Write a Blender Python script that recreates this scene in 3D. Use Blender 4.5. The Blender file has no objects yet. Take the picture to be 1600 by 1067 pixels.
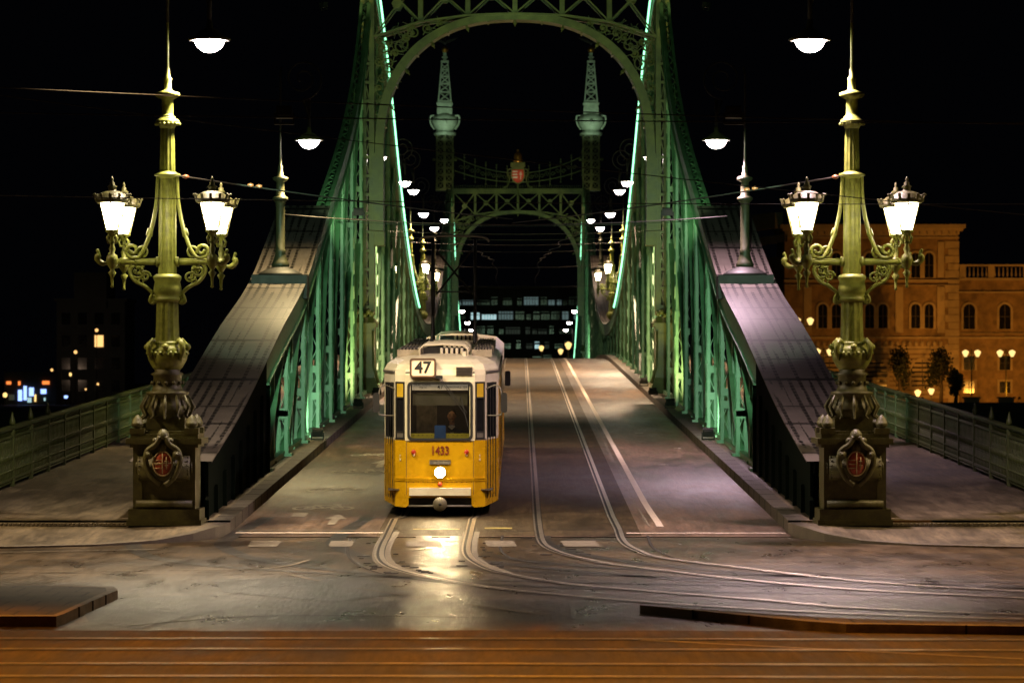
import bpy, math, random
from mathutils import Vector, Matrix
random.seed(7)
R = math.radians
PI = math.pi
scene = bpy.context.scene
col = scene.collection
# ------------------------------------------------------------------ camera
cam = bpy.data.cameras.new("camera"); camo = bpy.data.objects.new("camera", cam); col.objects.link(camo)
camo.location = (0.2, 0, 2.87); camo.rotation_euler = (R(90), 0, 0)
cam.sensor_width = 36; cam.lens = 121.5
cam.shift_x = -13/1600; cam.shift_y = (585-533.5)/1600
cam.clip_end = 3000; cam.clip_start = 0.5
cam.dof.use_dof = True; cam.dof.focus_distance = 66; cam.dof.aperture_fstop = 3.4
scene.camera = camo
# ------------------------------------------------------------------ world (night) and exposure
w = bpy.data.worlds.new("World"); scene.world = w; w.use_nodes = True
bg = w.node_tree.nodes["Background"]; bg.inputs[0].default_value = (0.35, 0.38, 0.6, 1); bg.inputs[1].default_value = 0.0015
scene.view_settings.view_transform = 'Standard'; scene.view_settings.look = 'None'
scene.view_settings.exposure = 0; scene.view_settings.gamma = 1
scene.cycles.use_denoising = True
scene.cycles.max_bounces = 6
scene.cycles.sample_clamp_indirect = 4
scene.cycles.caustics_reflective = False; scene.cycles.caustics_refractive = False
# ------------------------------------------------------------------ unseen lights of the junction: inferred sodium lamps, then added warm spots
def light(kind, loc, target, energy, color, size=0.3, spot=120, blend=0.6, name="unseen_light", parent=None):
    l = bpy.data.lights.new(name, kind); l.energy = energy; l.color = color
    if kind == 'SPOT': l.spot_size = R(spot); l.spot_blend = blend; l.shadow_soft_size = size
    elif kind == 'AREA': l.size = size
    else: l.shadow_soft_size = size
    o = bpy.data.objects.new(name, l); col.objects.link(o); o.location = loc
    if target is not None:
        o.rotation_euler = (Vector(target)-Vector(loc)).to_track_quat('-Z', 'Y').to_euler()
    if parent: o.parent = parent
    return o
DEEP = (1.0, 0.36, 0.03); SOD = (1.0, 0.40, 0.05); WARM = (1.0, 0.72, 0.38)
light('SPOT', (-9, 40, 8.6), (-7.5, 35, 0), 3900, DEEP, .25, 88, .6)
light('SPOT', (9, 40, 8.6), (7.5, 35, 0), 3400, DEEP, .25, 88, .6)
light('SPOT', (0, 38.5, 8.6), (0, 33.5, 0), 3600, DEEP, .25, 88, .6)
light('SPOT', (15, 50, 9.5), (11, 48, 0), 5500, (1, .52, .17), .25, 100, .9)  # warm spots added from here on to brighten plazas and middle ground
light('SPOT', (-14.5, 59, 9.5), (-9.5, 56.5, 0), 5000, (1, .69, .33), .25, 95, .9)
light('SPOT', (15, 60, 9.5), (9.5, 57.5, 0), 4600, (1, .69, .32), .25, 95, .9)
light('SPOT', (-2.2, 56.5, 10.4), (-1.5, 64.5, .2), 4000, (1, .82, .42), .25, 42, .8)  # added overhead spot that brightens the tram front
light('SPOT', (-6, 50, 9.5), (-5, 51.5, 0), 3200, (1, .66, .33), .25, 58, .9)
light('SPOT', (4.5, 51, 9.5), (5, 53, 0), 2300, (1, .57, .2), .25, 58, .9)

# ------------------------------------------------------------------ materials
MAT = {}
def new_mat(name):
    m = bpy.data.materials.new(name); m.use_nodes = True; MAT[name] = m
    return m, m.node_tree.nodes, m.node_tree.links, m.node_tree.nodes["Principled BSDF"]
def mat(name, c, rough=.5, metal=0, var=.25, scale=4, bump=.0, bscale=30, spec=.5, dirt=None):
    m, n, l, b = new_mat(name)
    tc = n.new("ShaderNodeTexCoord"); nz = n.new("ShaderNodeTexNoise"); nz.inputs["Scale"].default_value = scale
    nz.inputs["Detail"].default_value = 8; nz.inputs["Roughness"].default_value = .65
    l.new(tc.outputs["Object"], nz.inputs["Vector"])
    r = n.new("ShaderNodeValToRGB"); r.color_ramp.elements[0].position = .3; r.color_ramp.elements[1].position = .7
    d = dirt or tuple(x*(1-var) for x in c)
    r.color_ramp.elements[0].color = (*d, 1); r.color_ramp.elements[1].color = (*[min(1, x*(1+var*.4)) for x in c], 1)
    l.new(nz.outputs["Fac"], r.inputs["Fac"]); l.new(r.outputs["Color"], b.inputs["Base Color"])
    rr = n.new("ShaderNodeMapRange"); rr.inputs[3].default_value = max(.02, rough-.12); rr.inputs[4].default_value = min(1, rough+.12)
    l.new(nz.outputs["Fac"], rr.inputs[0]); l.new(rr.outputs[0], b.inputs["Roughness"])
    b.inputs["Metallic"].default_value = metal; b.inputs["Specular IOR Level"].default_value = spec
    if bump:
        n2 = n.new("ShaderNodeTexNoise"); n2.inputs["Scale"].default_value = bscale; n2.inputs["Detail"].default_value = 6
        l.new(tc.outputs["Object"], n2.inputs["Vector"])
        bp = n.new("ShaderNodeBump"); bp.inputs["Strength"].default_value = bump; bp.inputs["Distance"].default_value = .02
        l.new(n2.outputs["Fac"], bp.inputs["Height"]); l.new(bp.outputs["Normal"], b.inputs["Normal"])
    return m
def emat(name, c, s, edge=0):
    m, n, l, b = new_mat(name)
    b.inputs["Base Color"].default_value = (*c, 1)
    b.inputs["Emission Color"].default_value = (*c, 1); b.inputs["Emission Strength"].default_value = s
    return m
mat('green_paint', (.13, .27, .15), .42, 0, .5, 1.3, .15, 40, dirt=(.05, .14, .06))
mat('olive_green', (.12, .14, .04), .45, 0, .5, 1.6, .2, 30, dirt=(.05, .06, .018))
mat('unlit_dark_green', (.004, .008, .005), .95, 0, .4, 2, spec=.05)  # green darkened to stand for ironwork that gets no light
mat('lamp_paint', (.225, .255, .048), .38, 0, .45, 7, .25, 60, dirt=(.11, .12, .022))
mat('lamp_paint_unlit', (.085, .085, .025), .45, 0, .6, 9, .4, 60, dirt=(.05, .042, .018))  # darker copy of the lamp paint, for parts left unlit
mat('dark_iron', (.012, .011, .008), .6, 0, .4, 5)
mat('rail_green', (.065, .085, .02), .5, 0, .4, 5, .3, 50)
mat('spire_paint', (.42, .50, .38), .45, 0, .3, 4)
mat('mast_paint_unlit', (.05, .05, .022), .5, 0, .4, 8, .2, 50)  # paint darkened to stand for the unlit mast column
mat('gold', (.75, .36, .07), .3, .9, .3, 6)
mat('stone_kerb', (.15, .125, .095), .6, 0, .35, 3, .3, 60)
mat('stone_dark', (.10, .085, .065), .7, 0, .35, 3, .3, 60)
mat('steel', (.85, .76, .64), .36, 1, .3, 6)
mat('groove', (.012, .01, .008), .6)
mat('paint_white', (.58, .53, .45), .55, 0, .5, 9, dirt=(.2, .17, .13))
mat('paint_faded', (.30, .26, .20), .6, 0, .5, 8, dirt=(.11, .09, .07))
mat('paint_trail', (.75, .62, .5), .5, 0, .25, 9)
mat('paint_yellow', (.45, .36, .10), .6, 0, .5, 9, dirt=(.2, .16, .06))
mat('tram_yellow', (.66, .37, .004), .28, 0, .12, 2.2, .03, 12, dirt=(.52, .28, .006))
mat('tram_cream', (.80, .74, .56), .33, 0, .15, 2.5, .04, 12, dirt=(.66, .58, .40))
mat('tram_roof', (.48, .41, .28), .5, 0, .45, 3, .1, 20)
mat('tram_black', (.012, .011, .01), .5)
mat('rubber', (.018, .017, .016), .6)
mat('grey_metal', (.22, .2, .17), .45, .4, .3, 8)
mat('red_paint', (.5, .04, .015), .35)
mat('blue_card', (.03, .11, .32), .6)
mat('dash_yellow', (.62, .55, .05), .5)
mat('interior', (.07, .055, .045), .7)
mat('visor', (.16, .15, .09), .7)
mat('seam', (.02, .017, .014), .8)
mat('facade', (.36, .23, .11), .85, 0, .3, .7, .9, 1.5, dirt=(.14, .09, .045))
mat('facade_trim', (.48, .36, .22), .8, 0, .25, .6)
mat('facade_dark', (.09, .085, .08), .85, 0, .3, .4)
mat('roof_dark', (.04, .035, .03), .7)
mat('window_dark', (.012, .011, .012), .15)
mat('leaf', (.02, .025, .01), .7, 0, .6, 2)
mat('bark', (.05, .035, .02), .9)
mat('skin', (.5, .27, .17), .5, 0, .1)
mat('cloth_dark', (.03, .03, .045), .8)
mat('cloth_white', (.6, .6, .6), .8)
mat('hair', (.02, .014, .01), .6)
mat('wire', (.03, .026, .022), .6, .2)
mat('water_wall', (.06, .055, .05), .8)
emat('lantern_glow', (1.0, .84, .50), 33)
emat('pendant_glow', (1.0, .84, .78), 45)
emat('head_glow', (1.0, .74, .38), 620)
emat('strip_glow', (.32, 1.0, .55), 2.6)
emat('sign_glow', (1.0, .74, .42), .55)
emat('dest_glow', (1.0, .85, .6), .3)
emat('lit_warm', (1.0, .55, .18), 1.5)
emat('lit_cool', (.6, .92, .95), .7)
emat('lit_mid', (.5, .75, .75), .14)
emat('lit_dim', (.5, .62, .5), .03)
emat('lit_bulb', (1.0, .66, .22), 1.6)
emat('neon_blue', (.30, .45, 1.0), 2.2)
emat('neon_orange', (1.0, .25, .05), 1.3)
emat('flood_glow', (.9, 1.0, .8), 12)
emat('flood_warm', (1.0, .7, .3), 7)
emat('red_glow', (1, .12, .04), 2)

def glass(name, tint=(.02, .02, .02), op=.35):
    m, n, l, b = new_mat(name)
    b.inputs["Base Color"].default_value = (*tint, 1); b.inputs["Roughness"].default_value = .06
    b.inputs["Alpha"].default_value = op
    return m
glass('cab_glass', (.01, .01, .01), .3)
glass('side_glass', (.012, .012, .014), .85)

def asphalt(name, base, dark, rough=(.34, .6), sc=.22, streak=None):
    m, n, l, b = new_mat(name)
    tc = n.new("ShaderNodeTexCoord")
    mp = n.new("ShaderNodeMapping"); l.new(tc.outputs["Object"], mp.inputs["Vector"])
    if streak: mp.inputs["Scale"].default_value = streak
    big = n.new("ShaderNodeTexNoise"); big.inputs["Scale"].default_value = sc; big.inputs["Detail"].default_value = 7; big.inputs["Roughness"].default_value = .6
    big.inputs["Distortion"].default_value = .6
    l.new(mp.outputs["Vector"], big.inputs["Vector"])
    fine = n.new("ShaderNodeTexNoise"); fine.inputs["Scale"].default_value = 9; fine.inputs["Detail"].default_value = 8; fine.inputs["Roughness"].default_value = .8
    mf = n.new("ShaderNodeMapping"); mf.inputs["Scale"].default_value = (1, .07, 1); l.new(tc.outputs["Object"], mf.inputs["Vector"]); l.new(mf.outputs["Vector"], fine.inputs["Vector"])
    r = n.new("ShaderNodeValToRGB"); r.color_ramp.elements[0].position = .36; r.color_ramp.elements[1].position = .66
    r.color_ramp.elements[0].color = (*dark, 1); r.color_ramp.elements[1].color = (*base, 1)
    l.new(big.outputs["Fac"], r.inputs["Fac"])
    mx = n.new("ShaderNodeMixRGB"); mx.blend_type = 'MULTIPLY'; mx.inputs[0].default_value = .8
    fr = n.new("ShaderNodeValToRGB"); fr.color_ramp.elements[0].position = .36; fr.color_ramp.elements[1].position = .64
    fr.color_ramp.elements[0].color = (.35, .35, .35, 1); fr.color_ramp.elements[1].color = (1.5, 1.5, 1.5, 1)
    l.new(fine.outputs["Fac"], fr.inputs["Fac"]); l.new(r.outputs["Color"], mx.inputs[1]); l.new(fr.outputs["Color"], mx.inputs[2])
    l.new(mx.outputs["Color"], b.inputs["Base Color"])
    mm_ = n.new("ShaderNodeMapping"); mm_.inputs["Scale"].default_value = (.9, .22, 1); l.new(tc.outputs["Object"], mm_.inputs["Vector"])
    mid = n.new("ShaderNodeTexNoise"); mid.inputs["Scale"].default_value = 1.6; mid.inputs["Detail"].default_value = 9; mid.inputs["Roughness"].default_value = .7; mid.inputs["Distortion"].default_value = .35
    l.new(mm_.outputs["Vector"], mid.inputs["Vector"])
    md = n.new("ShaderNodeMapRange"); md.inputs[1].default_value = .38; md.inputs[2].default_value = .62; md.inputs[3].default_value = .62; md.inputs[4].default_value = 1.3; l.new(mid.outputs["Fac"], md.inputs[0])
    m2 = n.new("ShaderNodeMixRGB"); m2.blend_type = 'MULTIPLY'; m2.inputs[0].default_value = 1; l.new(mx.outputs["Color"], m2.inputs[1]); l.new(md.outputs[0], m2.inputs[2])
    l.new(m2.outputs["Color"], b.inputs["Base Color"])
    rr = n.new("ShaderNodeMapRange"); rr.inputs[1].default_value = .38; rr.inputs[2].default_value = .62
    rr.inputs[3].default_value = rough[0]; rr.inputs[4].default_value = rough[1]
    l.new(mid.outputs["Fac"], rr.inputs[0]); l.new(rr.outputs[0], b.inputs["Roughness"])
    b.inputs["Specular IOR Level"].default_value = .45
    bp = n.new("ShaderNodeBump"); bp.inputs["Strength"].default_value = .55; bp.inputs["Distance"].default_value = .013
    f2 = n.new("ShaderNodeTexNoise"); f2.inputs["Scale"].default_value = 14; f2.inputs["Detail"].default_value = 8; f2.inputs["Roughness"].default_value = .75
    l.new(mf.outputs["Vector"], f2.inputs["Vector"])
    l.new(f2.outputs["Fac"], bp.inputs["Height"]); l.new(bp.outputs["Normal"], b.inputs["Normal"])
    return m
asphalt('asphalt', (.125, .084, .044), (.038, .025, .013), (.27, .42), .45, (.28, 1, 1))
asphalt('asphalt_bridge', (.19, .125, .085), (.07, .046, .033), (.36, .5), .85, (1, .09, 1))
asphalt('asphalt_patch', (.04, .034, .028), (.028, .023, .02), (.3, .42), .6)
asphalt('trackbed', (.08, .056, .030), (.042, .029, .016), (.55, .75), .5, (.5, .6, 1)).node_tree.nodes['Principled BSDF'].inputs['Specular IOR Level'].default_value = .25
asphalt('paving', (.155, .122, .076), (.085, .066, .042), (.5, .75), .35)

mat('kerb_light', (.30, .24, .18), .65, 0, .45, 4, .5, 40, dirt=(.14, .11, .08))
def setts(name, c1, c2, sx):
    m, n, l, b = new_mat(name)
    tc = n.new("ShaderNodeTexCoord"); br = n.new("ShaderNodeTexBrick"); br.inputs["Scale"].default_value = sx
    br.inputs["Color1"].default_value = (*c1, 1); br.inputs["Color2"].default_value = (*c2, 1); br.inputs["Mortar"].default_value = (.012, .009, .006, 1)
    br.inputs["Mortar Size"].default_value = .03; br.inputs["Brick Width"].default_value = .6; br.inputs["Row Height"].default_value = 1.4
    l.new(tc.outputs["Object"], br.inputs["Vector"])
    nz = n.new("ShaderNodeTexNoise"); nz.inputs["Scale"].default_value = .9; nz.inputs["Detail"].default_value = 8; l.new(tc.outputs["Object"], nz.inputs["Vector"])
    mr = n.new("ShaderNodeMapRange"); mr.inputs[1].default_value = .3; mr.inputs[2].default_value = .7; mr.inputs[3].default_value = .35; mr.inputs[4].default_value = 1.2; l.new(nz.outputs["Fac"], mr.inputs[0])
    mx = n.new("ShaderNodeMixRGB"); mx.blend_type = 'MULTIPLY'; mx.inputs[0].default_value = 1; l.new(br.outputs["Color"], mx.inputs[1]); l.new(mr.outputs[0], mx.inputs[2])
    l.new(mx.outputs[0], b.inputs["Base Color"]); b.inputs["Roughness"].default_value = .7
    bp = n.new("ShaderNodeBump"); bp.inputs["Distance"].default_value = .03; l.new(br.outputs["Fac"], bp.inputs["Height"]); bp.invert = True; l.new(bp.outputs[0], b.inputs["Normal"])
setts('setts', (.10, .07, .045), (.055, .038, .024), 1.6)
# riveted plate material, uv in metres (u across, v along)
def plates(name):
    m, n, l, b = new_mat(name)
    uv = n.new("ShaderNodeUVMap"); sp = n.new("ShaderNodeSeparateXYZ"); l.new(uv.outputs[0], sp.inputs[0])
    def M(op, a, bb=None, c=None):
        x = n.new("ShaderNodeMath"); x.operation = op
        for i, v in enumerate((a, bb, c)):
            if v is None: continue
            if isinstance(v, (int, float)): x.inputs[i].default_value = v
            else: l.new(v, x.inputs[i])
        return x.outputs[0]
    u, v = sp.outputs[0], sp.outputs[1]
    fu = M('ABSOLUTE', M('SUBTRACT', M('FRACT', M('DIVIDE', u, .21)), .5))     # 6 lines of rivets across
    rowm = M('LESS_THAN', fu, .19)
    fv = M('ABSOLUTE', M('SUBTRACT', M('FRACT', M('DIVIDE', v, .40)), .5))
    dots = M('LESS_THAN', fv, .38)
    nz = n.new("ShaderNodeTexNoise"); nz.inputs["Scale"].default_value = .33; nz.inputs["Detail"].default_value = 3
    mpp = n.new("ShaderNodeMapping"); mpp.inputs["Scale"].default_value = (13, .6, 1); l.new(uv.outputs[0], mpp.inputs[0]); l.new(mpp.outputs[0], nz.inputs["Vector"])
    present = M('GREATER_THAN', nz.outputs["Fac"], .46)
    riv = M('MULTIPLY', M('MULTIPLY', rowm, dots), present)
    sm = M('LESS_THAN', M('ABSOLUTE', M('SUBTRACT', M('FRACT', M('DIVIDE', M('ADD', v, M('MULTIPLY', M('SINE', M('MULTIPLY', v, .9)), .5)), 3.1)), .5)), .03)
    msk = M('MAXIMUM', riv, sm)
    n2 = n.new("ShaderNodeTexNoise"); n2.inputs["Scale"].default_value = 1.2; n2.inputs["Detail"].default_value = 8
    l.new(uv.outputs[0], n2.inputs["Vector"])
    r = n.new("ShaderNodeValToRGB"); r.color_ramp.elements[0].color = (.05, .043, .037, 1); r.color_ramp.elements[1].color = (.13, .112, .097, 1)
    l.new(n2.outputs["Fac"], r.inputs["Fac"])
    mx = n.new("ShaderNodeMixRGB"); l.new(msk, mx.inputs[0]); l.new(r.outputs[0], mx.inputs[1]); mx.inputs[2].default_value = (.006, .005, .004, 1)
    l.new(mx.outputs[0], b.inputs["Base Color"]); b.inputs["Roughness"].default_value = .55; b.inputs["Specular IOR Level"].default_value = .22
    bp = n.new("ShaderNodeBump"); bp.inputs["Distance"].default_value = .02; bp.inputs["Strength"].default_value = .7
    l.new(msk, bp.inputs["Height"]); l.new(bp.outputs[0], b.inputs["Normal"])
plates('plates')
# river water
m, n, l, b = new_mat('river'); b.inputs["Base Color"].default_value = (.004, .006, .007, 1); b.inputs["Roughness"].default_value = .12
nz = n.new("ShaderNodeTexNoise"); nz.inputs["Scale"].default_value = .6; nz.inputs["Detail"].default_value = 6
tc = n.new("ShaderNodeTexCoord"); l.new(tc.outputs["Object"], nz.inputs["Vector"])
bp = n.new("ShaderNodeBump"); bp.inputs["Strength"].default_value = .5; bp.inputs["Distance"].default_value = .3
l.new(nz.outputs["Fac"], bp.inputs["Height"]); l.new(bp.outputs[0], b.inputs["Normal"])

# ------------------------------------------------------------------ mesh helpers
class MB:
    def __init__(s): s.v = []; s.f = []; s.sm = []; s.uv = None
    def add(s, vs, fs, smooth=False):
        o = len(s.v); s.v += [tuple(x) for x in vs]; s.f += [tuple(i+o for i in f) for f in fs]; s.sm += [smooth]*len(fs)
    def box(s, x0, x1, y0, y1, z0, z1):
        s.add([(x0,y0,z0),(x1,y0,z0),(x1,y1,z0),(x0,y1,z0),(x0,y0,z1),(x1,y0,z1),(x1,y1,z1),(x0,y1,z1)],
              [(0,3,2,1),(4,5,6,7),(0,1,5,4),(1,2,6,5),(2,3,7,6),(3,0,4,7)])
    def cbox(s, x, y, z, sx, sy, sz): s.box(x-sx/2, x+sx/2, y-sy/2, y+sy/2, z-sz/2, z+sz/2)
    def frustum(s, cx, cy, z0, z1, hx0, hy0, hx1, hy1):
        s.add([(cx-hx0,cy-hy0,z0),(cx+hx0,cy-hy0,z0),(cx+hx0,cy+hy0,z0),(cx-hx0,cy+hy0,z0),
               (cx-hx1,cy-hy1,z1),(cx+hx1,cy-hy1,z1),(cx+hx1,cy+hy1,z1),(cx-hx1,cy+hy1,z1)],
              [(0,3,2,1),(4,5,6,7),(0,1,5,4),(1,2,6,5),(2,3,7,6),(3,0,4,7)])
    def bar(s, p, q, wx, wy=None, up=(0,0,1)):
        p = Vector(p); q = Vector(q); d = (q-p).normalized(); up = Vector(up)
        if abs(d.dot(up)) > .95: up = Vector((0,1,0))
        a = d.cross(up).normalized()*wx/2; bb = d.cross(a).normalized()*(wy or wx)/2
        s.add([p-a-bb,p+a-bb,p+a+bb,p-a+bb,q-a-bb,q+a-bb,q+a+bb,q-a+bb],
              [(0,3,2,1),(4,5,6,7),(0,1,5,4),(1,2,6,5),(2,3,7,6),(3,0,4,7)])
    def tube(s, pts, r, n=8, cap=True):
        pts = [Vector(p) for p in pts]; rs = r if isinstance(r, (list, tuple)) else [r]*len(pts)
        vs = []; up = Vector((0, 1, 0))
        for i, p in enumerate(pts):
            t = (pts[min(i+1, len(pts)-1)]-pts[max(i-1, 0)])
            t = t.normalized() if t.length else Vector((0,0,1))
            a = t.cross(up)
            if a.length < .1: a = t.cross(Vector((1, 0, 0)))
            a.normalize(); bb = t.cross(a).normalized()
            for k in range(n):
                an = 2*PI*k/n; vs.append(p+(a*math.cos(an)+bb*math.sin(an))*rs[i])
        fs = [(i*n+k, i*n+(k+1)%n, (i+1)*n+(k+1)%n, (i+1)*n+k) for i in range(len(pts)-1) for k in range(n)]
        if cap: fs += [tuple(range(n))[::-1], tuple((len(pts)-1)*n+k for k in range(n))]
        s.add(vs, fs, True)
    def lathe(s, prof, cx=0, cy=0, cz=0, n=20, flute=0, smooth=True, sx=1, sy=1):
        vs = []
        for r, z in prof:
            for k in range(n):
                an = 2*PI*(k+.5)/n; rr = r*(1-(flute if k % 2 else 0))
                vs.append((cx+rr*math.cos(an)*sx, cy+rr*math.sin(an)*sy, cz+z))
        m = len(prof)
        fs = [(i*n+k, i*n+(k+1)%n, (i+1)*n+(k+1)%n, (i+1)*n+k) for i in range(m-1) for k in range(n)]
        fs += [tuple(range(n))[::-1], tuple((m-1)*n+k for k in range(n))]
        s.add(vs, fs, smooth and not flute)
    def sphere(s, c, r, n=12, sc=(1,1,1)):
        prof = [(max(.001, math.sin(PI*i/n)), -math.cos(PI*i/n)) for i in range(n+1)]
        vs = []
        for a, z in prof:
            for k in range(n): vs.append((c[0]+a*math.cos(2*PI*k/n)*r*sc[0], c[1]+a*math.sin(2*PI*k/n)*r*sc[1], c[2]+z*r*sc[2]))
        s.add(vs, [(i*n+k, i*n+(k+1)%n, (i+1)*n+(k+1)%n, (i+1)*n+k) for i in range(n) for k in range(n)], True)
    def prism(s, poly, y0, y1, axis='y'):
        """poly in (x,z) extruded along y (axis 'y'), (y,z) along x, or (x,y) along z"""
        n = len(poly)
        if axis == 'y': vs = [(a, y0, b) for a, b in poly]+[(a, y1, b) for a, b in poly]
        elif axis == 'x': vs = [(y0, a, b) for a, b in poly]+[(y1, a, b) for a, b in poly]
        else: vs = [(a, b, y0) for a, b in poly]+[(a, b, y1) for a, b in poly]
        s.add(vs, [tuple(range(n)), tuple(range(2*n-1, n-1, -1))]+[(i, i+n, (i+1)%n+n, (i+1)%n) for i in range(n)])
    def sheet(s, poly, z): s.add([(a, b, z) for a, b in poly], [tuple(range(len(poly)))])
    def build(s, name, m, parent=None, loc=None, solid_normals=True):
        me = bpy.data.meshes.new(name); me.from_pydata(s.v, [], s.f)
        me.polygons.foreach_set('use_smooth', s.sm); 
        mm = m if isinstance(m, (list, tuple)) else [m]
        for x in mm: me.materials.append(MAT[x])
        if s.uv:
            ul = me.uv_layers.new(name='UVMap')
            for li, lp in enumerate(me.loops): ul.data[li].uv = s.uv[lp.vertex_index]
        me.update()
        import bmesh
        bm = bmesh.new(); bm.from_mesh(me); bmesh.ops.recalc_face_normals(bm, faces=bm.faces); bm.to_mesh(me); bm.free()
        o = bpy.data.objects.new(name, me); col.objects.link(o)
        if loc: o.location = loc
        if parent: o.parent = parent
        return o
def tag(o, label=None, cat=None, group=None, kind=None):
    for k, v in (('label', label), ('category', cat), ('group', group), ('kind', kind)):
        if v: o[k] = v
    return o
def empty(name, loc=(0,0,0), rz=0, label=None, cat=None, group=None, parent=None):
    o = bpy.data.objects.new(name, None); col.objects.link(o); o.location = loc; o.rotation_euler = (0,0,rz); o.empty_display_size = .2
    if parent: o.parent = parent
    return tag(o, label, cat, group)
KIDS = None
def copy_tree(o, parent=None):
    c = o.copy(); col.objects.link(c); c.parent = parent
    for ch in [x for x in col.objects if x.parent == o]: copy_tree(ch, c)
    return c
def struct(o): o['kind'] = 'structure'; return o
def text(name, body, size, mname, parent, loc, rot=(R(90),0,0), sx=1, bold=0.0, ext=.003):
    cu = bpy.data.curves.new(name, 'FONT'); cu.body = body; cu.size = size; cu.align_x = 'CENTER'; cu.align_y = 'CENTER'
    cu.extrude = ext; cu.offset = bold
    t = bpy.data.objects.new(name, cu); col.objects.link(t)
    dg = bpy.context.evaluated_depsgraph_get(); me = bpy.data.meshes.new_from_object(t.evaluated_get(dg))
    bpy.data.objects.remove(t); me.materials.clear(); me.materials.append(MAT[mname])
    o = bpy.data.objects.new(name, me); col.objects.link(o); o.location = loc; o.rotation_euler = rot; o.scale = (sx, 1, 1); o.parent = parent
    return o
def spiral(cx, cz, r0, r1, a0, turns, y=0, n=26, sx=1):
    return [(cx+sx*(r0+(r1-r0)*i/n)*math.cos(a0+turns*2*PI*i/n), y, cz+(r0+(r1-r0)*i/n)*math.sin(a0+turns*2*PI*i/n)) for i in range(n+1)]
def smooth_pts(pts, n=6):
    P = [Vector(p) for p in pts]; out = []
    for i in range(len(P)-1):
        a, b_, c, d = P[max(i-1,0)], P[i], P[i+1], P[min(i+2, len(P)-1)]
        for k in range(n):
            t = k/n
            out.append(.5*((2*b_)+(c-a)*t+(2*a-5*b_+4*c-d)*t*t+(3*b_-a-3*c+d)*t**3))
    out.append(P[-1]); return out

# ------------------------------------------------------------------ terrain profile
SL = .0285; MID = 208.0
def dz(d):
    D = abs(d-MID)
    if D >= 147.3: return 0.0
    if D >= 26: return SL*(147.3-D)
    return SL*(147.3-26)+SL*13*(1-(D/26)**2)
KH = .22
def gp(x, y, z=0.0):      # photograph pixel on a level surface of height z -> ground plan (metres)
    d = (2.87-z)*5400/(y-585); return ((x-813)*d/5400+.2, d)

# ground
g = MB(); g.sheet([(-90,-30),(90,-30),(90,61.0),(-90,61.0)], -.004); struct(g.build('ground', 'asphalt'))
def strip(xa, xb, ds, off=0.0, mb=None):
    mb = mb or MB(); vs = []
    for d in ds: vs += [(xa(d) if callable(xa) else xa, d, dz(d)+off), (xb(d) if callable(xb) else xb, d, dz(d)+off)]
    mb.add(vs, [(2*i, 2*i+1, 2*i+3, 2*i+2) for i in range(len(ds)-1)]); return mb
def rng(a, b_, st): 
    n_ = max(1, int(round(abs(b_-a)/st))); return [a+(b_-a)*i/n_ for i in range(n_+1)]
struct(strip(-5.0, 5.0, rng(61, 356, 2.5), 0).build('road', 'asphalt_bridge'))
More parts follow.
